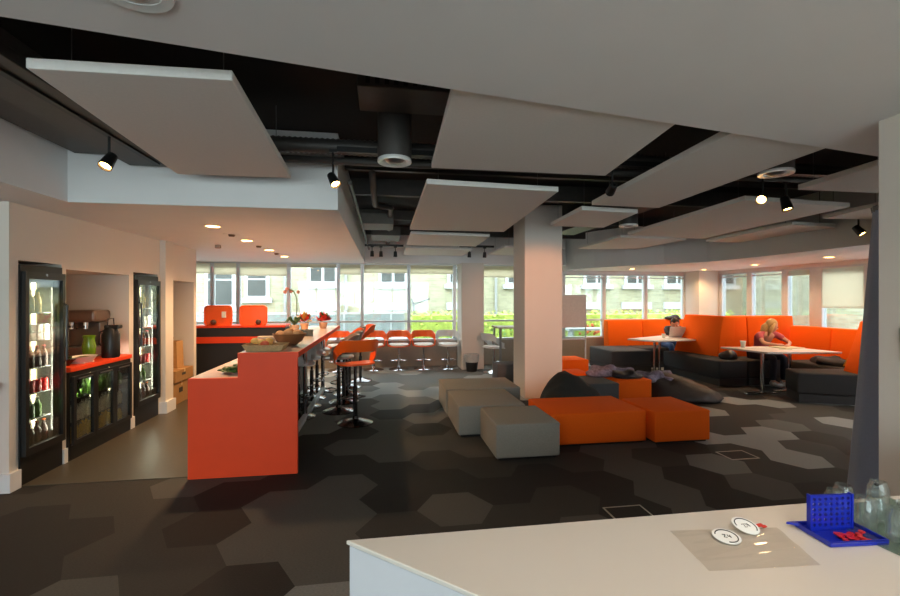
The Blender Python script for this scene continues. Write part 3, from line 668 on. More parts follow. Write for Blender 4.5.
tag(B().box(-.08, .08, -.06, .06, 0, .09, bev=.003).build('cream_box', M('cream card', (206, 186, 160), .7), loc=(-1.16, 4.66, 1.0745), rz=.1), 'cream box behind the wicker tray on the bar', 'box')
tag(B().box(-.11, .11, -.05, .05, 0, .08, bev=.005).build('dark_crate', M('dark slate', (74, 80, 78), .6), loc=(-.98, 5.7, 1.0745)), 'dark rectangular crate behind the wooden bowl on the bar', 'crate')
b = B()
for i in range(26): b.ball((random.uniform(-.1, .1), random.uniform(-.14, .14), .02 + random.uniform(0, .05)), .05, .04, .012, 6, .25)
tag(b.build('salad_leaves', M('fresh salad green', (46, 78, 24), .5, var=.3), loc=(-1.36, 4.32, .862)), 'green salad leaves lying on the low part of the bar', 'salad', kind='stuff')
t = thing('orchid', 'pink orchid in a pot at the far end of the bar', 'plant', (-1.22, 6.4, 1.0745))
B().lathe([(0, 0), (.05, 0), (.07, .1), (.06, .1), (0, .09)], n=16).build('pot', M('clay pot', (190, 150, 120), .7), t, True)
B().tube([(0, 0, .09), (.03, 0, .3), (.03, 0, .48), (-.02, 0, .58), (-.1, 0, .6)], .008, 6).build('stem', M('stem green', (90, 100, 50), .6), t)
b = B()
for i in range(5): a = i * 1.26; b.tube([(0, 0, .1), (.08 * math.cos(a), .08 * math.sin(a), .2), (.15 * math.cos(a), .15 * math.sin(a), .13)], [.012, .022, .003], 6)
b.build('leaves', M('orchid leaf', (50, 76, 44), .4), t, True)
b = B()
for c in ((-.1, 0, .6), (-.05, .01, .57), (.05, 0, .56), (-.13, .02, .56)):
    for i in range(5): a = i * 1.26; b.ball((c[0] + .015 * math.cos(a), c[1] - .01, c[2] + .015 * math.sin(a)), 0.014, .005, .014, 6)
b.build('flowers', M('orchid petal', (176, 112, 98), .6), t)
for x, y, lab in ((-1.18, 6.95, 'red and yellow poinsettia in a pale pot, left one on the bar'), (-.93, 7.15, 'red poinsettia in a pale pot, right one on the bar')):
    t = thing('poinsettia', lab, 'plant', (x, y, 1.0745))
    B().lathe([(0, 0), (.05, 0), (.065, .09), (.055, .09), (0, .08)], n=16).build('pot', M('pale pink pot', (224, 170, 130), .6), t, True)
    b = B()
    for i in range(46):
        a = random.uniform(0, 6.28); e = random.uniform(.1, 1.2); r = random.uniform(.12, .17); c = Vector((0, 0, .1))
        d = Vector((math.cos(a) * math.cos(e), math.sin(a) * math.cos(e), math.sin(e))); s_ = Vector((-math.sin(a), math.cos(a), 0)) * .035
        f = b.bm.faces.new([b.bm.verts.new(c + d * .03), b.bm.verts.new(c + d * r * .7 + s_), b.bm.verts.new(c + d * r * 1.15), b.bm.verts.new(c + d * r * .7 - s_)]); f.material_index = random.choice([0, 0, 1] if x < -1 else [0, 0, 0, 2])
    b.build('leaves', [M('poinsettia red', (205, 50, 30), .6), M('poinsettia yellow', (190, 150, 60), .6), M('poinsettia green', (70, 90, 40), .6)], t)

# ------------------------------------------------------------------ stools
def stool(label, grp, shell, seat_h, pad=None, metal=dchrome):
    t = thing('bar_stool', label, 'stool', (0, 0, 0), group=grp)
    B().lathe([(0, 0.0), (.215, 0), (.218, .008), (.17, .028), (.09, .045), (.04, .06), (.028, .09), (0, .09)], n=32).build('base', metal, t, True)
    B().lathe([(.028, .08), (.028, seat_h * .62), (.019, seat_h * .63), (.019, seat_h - .035), (.06, seat_h - .03), (.06, seat_h - .02), (0, seat_h - .02)], n=16).build('pole', metal, t, True)
    fz = max(.16, seat_h * .40)
    B().tube([(.19 * math.cos(a), .19 * math.sin(a), fz) for a in [math.radians(-60 + 12 * i) for i in range(11)]], .009, 8).tube([(.095, .1645 * -1, fz), (.02, -.02, fz)], .008, 8).tube([(.095, .1645, fz), (.02, .02, fz)], .008, 8).build('footrest', metal, t, True)
    # seat: dished rounded plate ; front is +X
    def sf(u, v):
        a = u * 2 * PI; c, s_ = math.cos(a), math.sin(a); k = (abs(c) ** 3.2 + abs(s_) ** 3.2) ** (-1 / 3.2)
        x, y = c * k * .205 * v, s_ * k * .225 * v
        return ((x, y, seat_h - .02 + .018 * v ** 3 - (.02 * max(0, x / .2) ** 3)), (0, 0, 1))
    B().grid(sf, 40, 6, .018).build('seat', shell, t, True)
    if pad: B().grid(lambda u, v: ((lambda q: (q[0] * .9, q[1] * .9, q[2] + .02))(sf(u, v)[0]), (0, 0, 1)), 32, 5, .02).build('seat_pad', pad, t, True)
    def bf(u, v):
        th = -2.05 + 4.10 * u; A = abs(th); e = max(0, (A - .75) / 1.3); e = e * e * (3 - 2 * e)
        top = .31 - .20 * e; bot = .165 * (1 - e) ** 1.0 - .01 * e
        z = bot + (top - bot) * v; R = .235 + .02 * v
        x = -math.cos(th) * R; y = math.sin(th) * R * 1.04
        return ((x - .02 * v, y, seat_h + z), (-math.cos(th), math.sin(th), 0))
    B().grid(bf, 44, 6, .012).build('backrest', shell, t, True)
    return t
hero = stool('orange bar stool standing apart at the near right of the bar', 'stools around the bar', orangeS, .74)
hero.location = (-.34, 5.57, 0); hero.rotation_euler = (0, 0, math.radians(112))
for i, (x, y, rz, lab) in enumerate(((-.60, 6.18, 5, 'second from the camera'), (-.58, 6.74, -2, 'third from the camera'), (-.58, 7.30, 6, 'fourth from the camera'), (-.58, 7.86, 0, 'fifth from the camera'), (-.42, 8.42, 12, 'furthest from the camera'))):
    if i == 0:
        brown = stool('brown-grey bar stool on the right side of the bar, ' + lab, 'stools around the bar', brownS, .74); brown.location = (x, y, 0); brown.rotation_euler.z = math.radians(180 + rz)
    elif i == 4 or i == 2: dup(hero, (x, y, 0), math.radians(180 + rz), 'orange bar stool on the right side of the bar, ' + lab)
    else: dup(brown, (x, y, 0), math.radians(180 + rz), 'brown-grey bar stool on the right side of the bar, ' + lab)
gstool = None
for i, y in enumerate((5.95, 6.5, 7.05, 7.6)):
    lab = 'dark-polled pale stool tucked under the bar between counter and foot strip, ' + ('nearest', 'second', 'third', 'furthest')[i]
    if i == 0: gstool = stool(lab, 'stools around the bar', greyS, .70); gstool.location = (-1.09, y, 0); gstool.rotation_euler.z = 0
    else: dup(gstool, (-1.09, y, 0), 0, lab)
low = None
for i, x in enumerate((-.2, .34, .88)):
    lab = ('first', 'second', 'third')[i] + ' low orange stool from the left in the row under the windows'
    if i == 0: low = stool(lab, 'low stools under the windows', orangeS, .52, padW, chrome); low.location = (x, 9.62, 0); low.rotation_euler.z = -PI / 2
    else: dup(low, (x, 9.62, 0), -PI / 2, lab)
g = stool('pale grey low stool at the right end of the row under the windows', 'low stools under the windows', greyS, .52, padW, chrome); g.location = (1.42, 9.6, 0); g.rotation_euler.z = -PI / 2
dup(low, (-.95, 9.62, 0), -PI / 2, 'low orange stool under the windows, half hidden behind the bar')

# high table by the windows
t = thing('high_table', 'white high table by the windows left of the pillar', 'table', (2.75, 8.9, 0))
B().box(-.45, .45, -.3, .3, .93, .96, bev=.005).build('tabletop', M('pale wood laminate', (206, 178, 158), .4), t)
for sx in (-1, 1):
    for sy in (-1, 1): B().box(sx * .4 - .02, sx * .4 + .02, sy * .25 - .02, sy * .25 + .02, 0, .93).build('leg', steel, t)
dup(g, (2.28, 8.92, 0), .3, 'pale grey stool left of the high table by the windows', 'stools at the high table')
dup(g, (2.9, 8.42, 0), 1.2, 'pale grey stool in front of the high table, near the pillar', 'stools at the high table')
# waste bin
t = thing('waste_bin', 'black waste bin with a pale liner at the foot of the window column', 'bin', (1.86, 9.15, 0))
B().lathe([(0, 0), (.11, 0), (.14, .24), (.13, .24), (.1, .01), (0, .01)], n=24).build('bin_body', blackP, t, True)
B().lathe([(.143, .2), (.15, .24), (.16, .36), (.145, .365), (.13, .24)], n=24).build('liner', M('grey bin bag', (176, 176, 172), .4, var=.1), t, True)
# notice board on legs
t = thing('display_board', 'pale grey display board on thin legs right of the pillar', 'board', (4.0, 8.85, 0))
B().box(-.27, .27, -.015, .015, .92, 1.6).build('board_panel', M('warm grey board', (216, 208, 198), .8), t)
B().box(-.285, .285, -.018, .018, 1.6, 1.62).box(-.285, -.27, -.018, .018, .5, 1.6).box(.27, .285, -.018, .018, .5, 1.6).box(-.27, .27, -.018, .018, .66, .69).build('frame', frameW, t)
for x in (-.275, .275): B().box(x - .012, x + .012, -.012, .012, 0.02, .5).box(x - .015, x + .015, -.2, .2, 0, .03).build('leg', frameW, t)
B().box(-.27, .27, -.006, .006, .69, .915).build('glass_panel', clear, t)

# ------------------------------------------------------------------ soft seating
def pouf(x0, x1, y0, y1, m, label, h=.345, grp='upholstered block seats', kind='pouf'):
    t = thing('block_seat', label, 'pouf', ((x0 + x1) / 2, (y0 + y1) / 2, 0), group=grp)
    a, b_ = (x1 - x0) / 2, (y1 - y0) / 2
    B().box(-a, a, -b_, b_, .02, h, bev=.016, seg=3).build('upholstery', m, t, True)
    B().box(-a + .03, a - .03, -b_ + .03, b_ - .03, 0, .0195).build('plinth', blackP, t)
    s = B(); e = .0008
    s.tube([(-a - e, -b_ - e, h - .02), (a + e, -b_ - e, h - .02), (a + e, b_ + e, h - .02), (-a - e, b_ + e, h - .02)], .0022, 5, True)
    s.build('piping', m, t)
    return t
pouf(1.06, 1.70, 4.06, 4.75, greyF, 'grey block seat nearest the camera')
pouf(.83, 1.60, 4.82, 5.68, greyF, 'grey block seat second from the camera, behind the nearest')
pouf(.82, 1.84, 5.74, 6.5, greyF, 'grey block seat furthest back, left of the pillar')
pouf(1.72, 2.79, 4.34, 5.08, orangeF, 'long orange block seat in the middle of the room')
pouf(2.84, 3.49, 4.27, 4.93, orangeF, 'short orange block seat at the right end of the long one')
pouf(3.36, 3.93, 5.98, 6.62, orangeF, 'orange block seat behind, with coats lying on it')
pouf(2.86, 3.31, 5.8, 6.45, dgreyF, 'dark grey block seat beside the black bean bag')
pouf(3.42, 3.98, 8.1, 8.7, orangeF, 'orange block seat just right of the pillar, by the display board')
pouf(2.05, 2.8, 7.75, 8.15, dgreyF, 'charcoal block seat seen left of the pillar')
pouf(2.85, 3.3, 6.55, 7.1, orangeF, 'orange block seat half hidden behind the dark grey one')
def lumpy(name, label, cat, c, rx, ry, h, m, peak=(0, 0), rz=0, n=30, amp=.04, seed=1, pw=1.6):
    rnd = random.Random(seed); ks = [(rnd.uniform(3, 9), rnd.uniform(3, 9), rnd.uniform(0, 6)) for _ in range(5)]
    def f(u, v):
        a = u * 2 * PI; k = (abs(math.cos(a)) ** 2.6 + abs(math.sin(a)) ** 2.6) ** (-1 / 2.6)
        if v < .12: r = .85 + v * 1.2; z = h * .12 * (v / .12) * .5
        else: q = (v - .12) / .88; r = math.cos(q * PI / 2) ** .8; z = h * (.06 + .94 * q ** (1 / pw))
        q = max(0, (v - .12) / .88)
        x = math.cos(a) * k * rx * r + peak[0] * q; y = math.sin(a) * k * ry * r + peak[1] * q
        wv = sum(math.sin(x * p / .3 + s_) * math.cos(y * p2 / .3 + s_) for p, p2, s_ in ks) * amp * .3 * (1 if v > .1 else 0)
        return ((x * (1 + wv), y * (1 + wv), max(0.0, z + wv * h * 1.2 * (1 - q * .5))), (0, 0, 0))
    b = B(); b.grid(f, n, 14); bmesh.ops.remove_doubles(b.bm, verts=b.bm.verts[:], dist=.0005)
    o = b.build(name, m, None, 'all', loc=c, rz=rz); return tag(o, label, cat)
cord = M('black bean bag cloth', (38, 40, 38), .75, var=.1, scale=30, bump=.2)
lumpy('bean_bag', 'black bean bag behind the long orange seat, right of the pillar', 'bean bag', (2.56, 5.6, 0), .46, .36, .58, cord, (-.16, 0), .1, amp=.06, seed=3, pw=1.0)
lumpy('bean_bag', 'dark brown bean bag on the carpet right of the coats', 'bean bag', (4.58, 6.2, 0), .55, .42, .40, M('brown black bean bag cloth', (48, 40, 38), .6, var=.2, scale=20, bump=.3), (-.3, .08), -.25, amp=.08, seed=5, pw=1.05)
plaid = M('purple grey patterned cloth', (128, 120, 140), .85, var=.5, scale=26, bump=.3)
lumpy('coat', 'purple and grey patterned coat heaped on the orange block seat', 'coat', (3.45, 6.42, .347), .34, .2, .15, plaid, (-.02, 0), .1, amp=.3, seed=8)
lumpy('coat', 'black coat folded over the front of the patterned one', 'coat', (3.66, 6.2, .347), .24, .16, .11, M('black coat cloth', (34, 30, 36), .6, var=.3), (0, 0), .0, amp=.25, seed=9)
lumpy('coat', 'grey patterned coat lying on the dark brown bean bag', 'coat', (4.18, 6.32, .25), .32, .17, .15, plaid, (0, 0), -.2, amp=.35, seed=12)

# ------------------------------------------------------------------ booths
def seat_block(t, x0, x1, y0, y1, h=.44, bev=.03):
    o = B().box(x0, x1, y0, y1, .12, h, bev=bev, seg=3).build('seat', darkF, t, True)
    B().box(x0 + .01, x1 - .01, y0 + .01, y1 - .01, 0, .119).build('plinth', darkF, t); return o
def wedge(t, pts_lo, pts_hi, z0, z1, m=orangeF, name='backrest', seams=None):
    b = B(); lo = [b.bm.verts.new((p[0], p[1], z0)) for p in pts_lo]; hi = [b.bm.verts.new((p[0], p[1], z1)) for p in pts_hi]
    fs = [b.bm.faces.new(lo[::-1]), b.bm.faces.new(hi)]
    n = len(lo)
    for i in range(n): fs.append(b.bm.faces.new([lo[i], lo[(i + 1) % n], hi[(i + 1) % n], hi[i]]))
    bmesh.ops.bevel(b.bm, geom=b.bm.edges[:], offset=.02, segments=3, affect='EDGES', profile=.5)
    return b.build(name, m, t, True)
# far booth along the window wall
t = thing('booth_bench', 'far booth bench with low orange back along the window wall', 'bench', (0, 0, 0), group='orange and charcoal booths')
seat_block(t, 4.72, 5.62, 8.55, 9.58)
seat_block(t, 5.64, 7.44, 9.0, 9.58)
for x0, x1 in ((5.22, 6.1), (6.11, 6.9), (6.91, 7.46)):
    wedge(t, [(x0, 9.6), (x1, 9.6), (x1, 9.86), (x0, 9.86)], [(x0, 9.68), (x1, 9.68), (x1, 9.86), (x0, 9.86)], .3, 1.03)
# tall middle booth
t = thing('booth_bench', 'tall orange-backed corner booth in the middle with charcoal seat', 'bench', (0, 0, 0), group='orange and charcoal booths')
seat_block(t, 5.84, 6.40, 6.92, 8.5)
seat_block(t, 6.42, 7.3, 6.92, 7.5)
wedge(t, [(6.25, 7.46), (6.62, 7.46), (6.62, 8.55), (6.12, 8.55)], [(6.36, 7.46), (6.62, 7.46), (6.62, 8.55), (6.38, 8.55)], .43, 1.20)
for x0, x1 in ((6.41, 6.9), (6.91, 7.4), (7.41, 7.93)):
    wedge(t, [(x0, 7.42), (x1, 7.42), (x1, 7.75), (x0, 7.75)], [(x0, 7.50), (x1, 7.50), (x1, 7.75), (x0, 7.75)], .3, 1.20)
# right booth, low back along the facade + tall end
t = thing('booth_bench', 'low orange-backed bench under the right-hand windows', 'bench', (0, 0, 0), group='orange and charcoal booths')
seat_block(t, 7.18, 7.66, 5.9, 6.9)
for y0, y1 in ((5.2, 5.9), (5.91, 6.6), (6.61, 7.4)):
    wedge(t, [(7.68, y0), (7.95, y0), (7.95, y1), (7.68, y1)], [(7.76, y0), (7.95, y0), (7.95, y1), (7.76, y1)], .3, 1.02)
t = thing('booth_bench', 'nearest booth bench with a leaning tall orange back beside the dark curtain', 'bench', (0, 0, 0), group='orange and charcoal booths')
b = B().prism([(6.12, 5.72), (6.85, 5.33), (7.14, 5.25), (7.14, 5.9), (6.3, 6.1)], .12, .44, bev=.03, seg=3); b.build('seat', darkF, t, True)
B().prism([(6.14, 5.71), (6.85, 5.34), (7.13, 5.27), (7.13, 5.88), (6.31, 6.08)], 0, .119).build('plinth', darkF, t)
wedge(t, [(6.78, 5.36), (7.2, 5.1), (7.4, 5.5), (6.95, 5.75)], [(7.02, 5.28), (7.3, 5.1), (7.5, 5.5), (7.2, 5.7)], .43, 1.2)

def ped_table(c, pts, h, label, legs):
    t = thing('booth_table', label, 'table', c, group='white booth tables')
    B().prism([(p[0] - c[0], p[1] - c[1]) for p in pts], h - .03, h, bev=.006).build('tabletop', tableW, t)
    for x, y, rz in legs:
        B().cyl((x, y, .02), (x, y, h - .031), .028).build('leg', chrome, t, True)
        B().box(-.3, .3, -.035, .035, 0.001, .022, bev=.005).mv(Matrix.Translation((x, y, 0)) @ Matrix.Rotation(rz, 4, 'Z')).build('foot', chrome, t)
ped_table((5.7, 8.35, 0), [(4.93, 8.33), (5.22, 7.86), (6.3, 8.02), (6.36, 8.75), (6.1, 8.95)], .72, 'white table of the far booth, in front of the man', ((.0, .06, .2), (-.32, -.25, .2)))
ped_table((6.45, 6.3, 0), [(5.82, 6.88), (5.97, 6.08), (7.15, 5.92), (7.0, 6.75)], .70, 'white table of the middle booth, in front of the woman', ((-.38, -.02, .0), (.25, .1, .0)))
zt = .701
paper = M('white paper', (236, 236, 232), .8, var=.01)
def sheet(c, w_, h_, rz, label, m=paper, name='paper_sheet', th=.003, cat='paper', grp=None):
    return tag(B().box(-w_ / 2, w_ / 2, -h_ / 2, h_ / 2, 0, th).build(name, m, loc=c, rz=rz), label, cat, grp)
sheet((6.25, 6.62, zt), .3, .21, .4, 'sheet of paper at the left of the middle booth table'); sheet((6.5, 6.7, zt), .3, .21, -.2, 'sheet of paper under the woman\'s hands')
sheet((6.8, 6.55, zt), .42, .3, .1, 'open pale book on the right of the middle booth table', M('pale book', (214, 206, 180), .8), 'book', .015, 'book')
sheet((6.62, 6.4, zt), .25, .18, .8, 'light green sheet in the centre of the middle booth table', M('greenish paper', (196, 208, 190), .8))
t = thing('paper_cup', 'white cup on the left of the middle booth table', 'cup', (6.12, 6.72, zt))
B().lathe([(0, 0), (.032, 0), (.042, .1), (.039, .1), (.03, .005), (0, .005)], n=18).build('cup_body', wht_p, t, True); B().lathe([(0, .1), (.044, .1), (.044, .112), (0, .114)], n=18).build('lid', paper, t)
lumpy('handbag', 'black handbag on the charcoal seat left of the woman', 'bag', (6.22, 7.16, .442), .15, .12, .17, M('black leather', (26, 25, 26), .4), (0, 0), 0, amp=.12, seed=21)
lumpy('coat', 'dark coat and papers on the bench behind the middle booth table', 'coat', (7.4, 6.3, .442), .2, .3, .14, M('dark coat cloth', (40, 36, 38), .7, var=.4, scale=12), (0, 0), 0, amp=.2, seed=22)
t = thing('table_sign', 'small white and yellow triangular sign on the bench under the right windows', 'sign', (7.3, 5.95, .46))
b = B(); q = [b.bm.verts.new(p) for p in ((-.02, -.07, 0), (-.02, .07, 0), (-.02, 0, .14), (.02, -.07, 0), (.02, .07, 0), (.02, 0, .14))]
b.bm.faces.new([q[0], q[1], q[2]]); b.bm.faces.new([q[5], q[4], q[3]]); b.bm.faces.new([q[0], q[3], q[4], q[1]]); b.bm.faces.new([q[1], q[4], q[5], q[2]]); b.bm.faces.new([q[2], q[5], q[3], q[0]])
b.build('sign_body', M('yellow card', (236, 170, 60), .7), t)
# laptop on the far table
t = thing('laptop', 'open laptop with a pale lid in front of the man', 'laptop', (6.12, 8.45, .721), math.radians(-12))
B().box(-.16, .16, 0, .23, 0, .015, bev=.004).build('keyboard_base', M('pale aluminium', (214, 210, 204), .4, .3), t)
B().box(-.16, .16, -.006, .002, .0, .22, bev=.003).mv(Matrix.Translation((0, 0, .012)) @ Matrix.Rotation(.25, 4, 'X')).build('screen_lid', MATS['pale aluminium'], t)
for x, y, lab in ((5.75, 8.35, 'white cup on the far booth table'),): tag(B().lathe([(0, 0), (.03, 0), (.04, .09), (.037, .09), (.028, .004), (0, .004)], n=16).build('cup', wht_p, None, True, loc=(x, y, .721)), lab, 'cup')

# ------------------------------------------------------------------ people
def skin_obj(name, joints, edges, radii, root):
    me = bpy.data.meshes.new(name); keys = list(joints); idx = {k: i for i, k in enumerate(keys)}
    me.from_pydata([joints[k] for k in keys], [(idx[a], idx[b]) for a, b in edges], [])
    o = bpy.data.objects.new(name, me); C.objects.link(o)
    o.modifiers.new('s', 'SKIN'); sv = me.skin_vertices[0].data
    for k in keys: r = radii[k]; sv[idx[k]].radius = (r, r) if not isinstance(r, tuple) else r; sv[idx[k]].use_root = (k == root)
    sd = o.modifiers.new('d', 'SUBSURF'); sd.levels = 2; sd.render_levels = 2
    dg = bpy.context.evaluated_depsgraph_get(); ev = o.evaluated_get(dg); m2 = bpy.data.meshes.new_from_object(ev)
    bpy.data.objects.remove(o); return m2
def from_me(me, extra=None):
    b = B(); b.bm.from_mesh(me)
    return b
def person(label, loc, rz, J, skinc, topc, legc, hairc, long_hair, sleeve, shoe, cap=None):
    t = thing('person', label, 'person', loc, rz)
    E = [('pel', 'wa'), ('wa', 'ch'), ('ch', 'nk'), ('nk', 'hd0'), ('hd0', 'hd')]
    R = {'pel': (.13, .10), 'wa': (.105, .085), 'ch': (.13, .09), 'nk': .048, 'hd0': .05, 'hd': .05}
    for s in 'LR':
        E += [('ch', 'sh' + s), ('sh' + s, 'el' + s), ('el' + s, 'wr' + s), ('wr' + s, 'pa' + s), ('pel', 'hip' + s), ('hip' + s, 'kn' + s), ('kn' + s, 'an' + s), ('an' + s, 'to' + s)]
        R.update({'sh' + s: .05, 'el' + s: .035, 'wr' + s: .024, 'pa' + s: .027, 'hip' + s: .085, 'kn' + s: .055, 'an' + s: .035, 'to' + s: .03})
        w_, p_ = Vector(J['wr' + s]), Vector(J['pa' + s]); d = (p_ - w_).normalized(); sd = d.cross(Vector((0, 0, 1))).normalized()
        for i, (off, ln) in enumerate(((-.03, .06), (-.01, .075), (.01, .07), (.03, .055))):
            k = 'f%d%s' % (i, s); J[k] = tuple(p_ + sd * off + d * .03); J[k + 'b'] = tuple(p_ + sd * off * 1.1 + d * (.03 + ln) + Vector((0, 0, -.015)))
            E += [('pa' + s, k), (k, k + 'b')]; R[k] = .009; R[k + 'b'] = .007
        k = 'th' + s; sg = 1 if s == 'L' else -1; J[k] = tuple(w_ * .4 + p_ * .6 + sd * .045 * sg); E += [('pa' + s, k)]; R[k] = .009
    face_dir = J.pop('face', (1, 0, 0))
    me = skin_obj('body', J, E, R, 'pel'); b = from_me(me)
    hd = Vector(J['hd']); f = Vector(face_dir).normalized(); sd = f.cross(Vector((0, 0, 1))).normalized(); up = sd.cross(f).normalized()
    b.ball(hd, .085, .078, .11, 16); b.ball(hd + f * .012 - up * .05, .07, .062, .07, 12)
    b.lathe([(.0, .0), (.014, 0), (.01, .03), (0, .045)], hd + f * .07 - up * .03, 8, (f * .8 + up * .25))
    for s in (-1, 1): b.ball(hd + sd * .08 * s - up * .01, .018, .01, .03, 8)
    o = b.build('body', M('skin ' + label[:6], skinc, .5, var=.03), t, 'all')
    rm = o.modifiers.new('r', 'REMESH'); rm.mode = 'VOXEL'; rm.voxel_size = .009; rm.use_smooth_shade = True
    e_ = B()
    for s in (-1, 1): e_.ball(hd + f * .08 + sd * .03 * s + up * .005, .011, .011, .007, 8)
    e_.build('eyes', M('dark eyes', (40, 30, 26), .3), t); B().ball(hd + f * .078 - up * .062, .012, .022, .005, 8).build('mouth', M('lips', (170, 90, 80), .5), t)
    # clothes: same skeleton a little larger
    def cloth(keys, grow, name, m, endcut=None):
        ks = [k for k in keys]; j = {k: J[k] for k in ks}; e = [x for x in E if x[0] in j and x[1] in j]
        r = {k: tuple(q + grow for q in (R[k] if isinstance(R[k], tuple) else (R[k], R[k]))) for k in ks}
        me = skin_obj(name, j, e, r, ks[0]); from_me(me).build(name, m, t, 'all')
    for s in 'LR':
        a, c = Vector(J['sh' + s]), Vector(J['el' + s]); J['sv' + s] = tuple(a.lerp(c, .65)) if sleeve == 'short' else J['wr' + s]
    E2 = [('sh' + s, 'sv' + s) for s in 'LR'] if sleeve == 'short' else []
    if sleeve == 'short':
        E.extend(E2); R['svL'] = R['svR'] = .043
        ks = ['ch', 'wa', 'pel', 'shL', 'svL', 'shR', 'svR']
    else: ks = ['ch', 'wa', 'pel', 'shL', 'elL', 'wrL', 'shR', 'elR', 'wrR']
    cloth(ks, .014, 'top', topc); cloth(['pel', 'hipL', 'knL', 'anL', 'hipR', 'knR', 'anR'], .014, 'trousers', legc)
    for s in 'LR':
        a, c = Vector(J['an' + s]), Vector(J['to' + s]); d = (c - a); d.z = 0; d.normalize()
        sh = B(); m_ = (a + c) / 2; sh.ball((m_.x, m_.y, .045), .055, .055, .045, 10).ball((c.x, c.y, .04), .06, .05, .035, 10).ball((a.x, a.y, .05), .05, .05, .05, 10); sh.build('shoe', shoe, t, 'all')
    h = B(); h.ball(hd - f * .018 + up * .022, .096, .088, .108, 16)
    for v in h.bm.verts:                       # open the hair over the face
        q = v.co - hd
        if q.dot(f) > .03 and q.dot(up) < .05: v.co = hd + q * .72
    if long_hair:
        h.tube([hd - f * .05 + up * .03, hd - f * .085 - up * .06, hd - f * .075 - up * .17, hd - f * .05 - up * .25], [.05, .07, .055, .015], 10)
        for s in (-1, 1): h.tube([hd + sd * .07 * s + up * .05, hd + sd * .088 * s - f * .01 - up * .05, hd + sd * .08 * s - f * .01 - up * .2], [.02, .035, .012], 8)
    h.build('hair', hairc, t, 'all')
    if cap:
        B().lathe([(.102, 0), (.1, .04), (.07, .08), (0, .095)], hd + up * .035 - f * .01, 20, up).build('cap', cap, t, True)
        B().ball(hd + up * .04 + f * .1, .07, .06, .008, 10).build('cap_brim', cap, t, True)
    return t
# woman, local frame: sits at origin facing -Y (towards the table), torso turned to +X, leaning on the table
JW = {'pel': (0, 0, .53), 'wa': (.0, -.05, .68), 'ch': (.0, -.15, .86), 'nk': (.02, -.19, .95), 'hd0': (.04, -.21, .985), 'hd': (.06, -.22, 1.05),
      'shL': (.17, -.17, .90), 'elL': (.26, -.37, .76), 'wrL': (.12, -.50, .735), 'paL': (.05, -.54, .73),
      'shR': (-.17, -.17, .90), 'elR': (-.26, -.36, .76), 'wrR': (-.08, -.46, .735), 'paR': (-.01, -.48, .73),
      'hipL': (.1, -.03, .51), 'knL': (.11, -.42, .50), 'anL': (.1, -.40, .09), 'toL': (.1, -.54, .05),
      'hipR': (-.1, -.03, .51), 'knR': (-.11, -.42, .50), 'anR': (-.09, -.38, .09), 'toR': (-.09, -.52, .05), 'face': (.8, -.5, -.35)}
person('woman with long blonde hair in a pink short-sleeved top writing at the booth table', (6.86, 7.17, 0), 0, JW, (214, 160, 134), M('pink cotton', (196, 92, 104), .8), M('dark denim', (36, 38, 50), .8), M('blonde hair', (206, 170, 112), .6, var=.2, scale=30, stretch=(6, 6, 1)), True, 'short', M('white shoes', (220, 220, 220), .6))
JM = {'pel': (0, 0, .53), 'wa': (.02, -.08, .68), 'ch': (.03, -.2, .84), 'nk': (.02, -.26, .91), 'hd0': (.0, -.29, .93), 'hd': (-.02, -.33, .98),
      'shL': (.2, -.2, .87), 'elL': (.24, -.42, .77), 'wrL': (.06, -.44, .84), 'paL': (.04, -.42, .89),
      'shR': (-.16, -.22, .87), 'elR': (-.24, -.42, .77), 'wrR': (-.12, -.54, .755), 'paR': (-.08, -.6, .75),
      'hipL': (.1, -.03, .51), 'knL': (.13, -.42, .50), 'anL': (.1, -.42, .09), 'toL': (.1, -.56, .05),
      'hipR': (-.1, -.03, .51), 'knR': (-.14, -.42, .50), 'anR': (-.12, -.42, .09), 'toR': (-.12, -.56, .05), 'face': (-.4, -.9, -.35)}
person('man in a dark top and jeans leaning his head on his hand behind a laptop', (6.45, 9.22, 0), -.1, JM, (196, 140, 112), M('black jersey', (34, 34, 38), .8), M('blue denim', (52, 84, 130), .8), M('dark hair', (34, 28, 26), .6), False, 'long', M('dark shoes', (30, 30, 30), .6))
lumpy('coat', 'black coat on the low orange back behind the man', 'coat', (6.95, 9.72, 1.03), .2, .1, .12, MATS['black coat cloth'], (0, 0), 0, amp=.2, seed=31)

# ------------------------------------------------------------------ curtain, wall plate, floor boxes
t = thing('curtain', 'dark grey fabric curtain hanging just behind the right wall end', 'curtain', (3.13, 2.3, 0))
def cf(u, v):
    a = u * 2 * PI; r = .225 - .145 * v ** .9; fold = 1 + .018 * math.sin(a * 9 + .4) * (1 - .3 * v)
    return ((math.cos(a) * r * fold, math.sin(a) * r * fold, .01 + 2.09 * v), (0, 0, 0))
B().grid(cf, 96, 24).build('cloth', M('dark slate cloth', (148, 158, 184), .75, var=.04, scale=80, bump=.05, sheen=.2), t, 'all')
b = B()
for i in range(14): a = i * 2 * PI / 14; b.tube([(math.cos(a) * .08, math.sin(a) * .08, 2.09), (math.cos(a) * .085, math.sin(a) * .085, 2.12), (math.cos(a + .2) * .075, math.sin(a + .2) * .075, 2.13)], .006, 6)
b.tube([(.078 * math.cos(k * .3927), .078 * math.sin(k * .3927), 2.115) for k in range(16)], .008, 6, True); b.build('hooks', steel, t)
B().cyl((0, 0, 2.11), (0, 0, 2.995), .012, n=8).build('hanger_rod', steel, t)
t = thing('wall_plate', 'small dark and grey notice on the right wall edge', 'notice', (2.579, 1.815, 1.33))
B().box(-.008, 0, -.03, .03, -.09, .07).build('lower_plate', M('blue grey card', (96, 108, 120), .6), t, ); B().box(-.012, -.0085, -.03, .03, .0, .07).build('upper_plate', blackP, t)
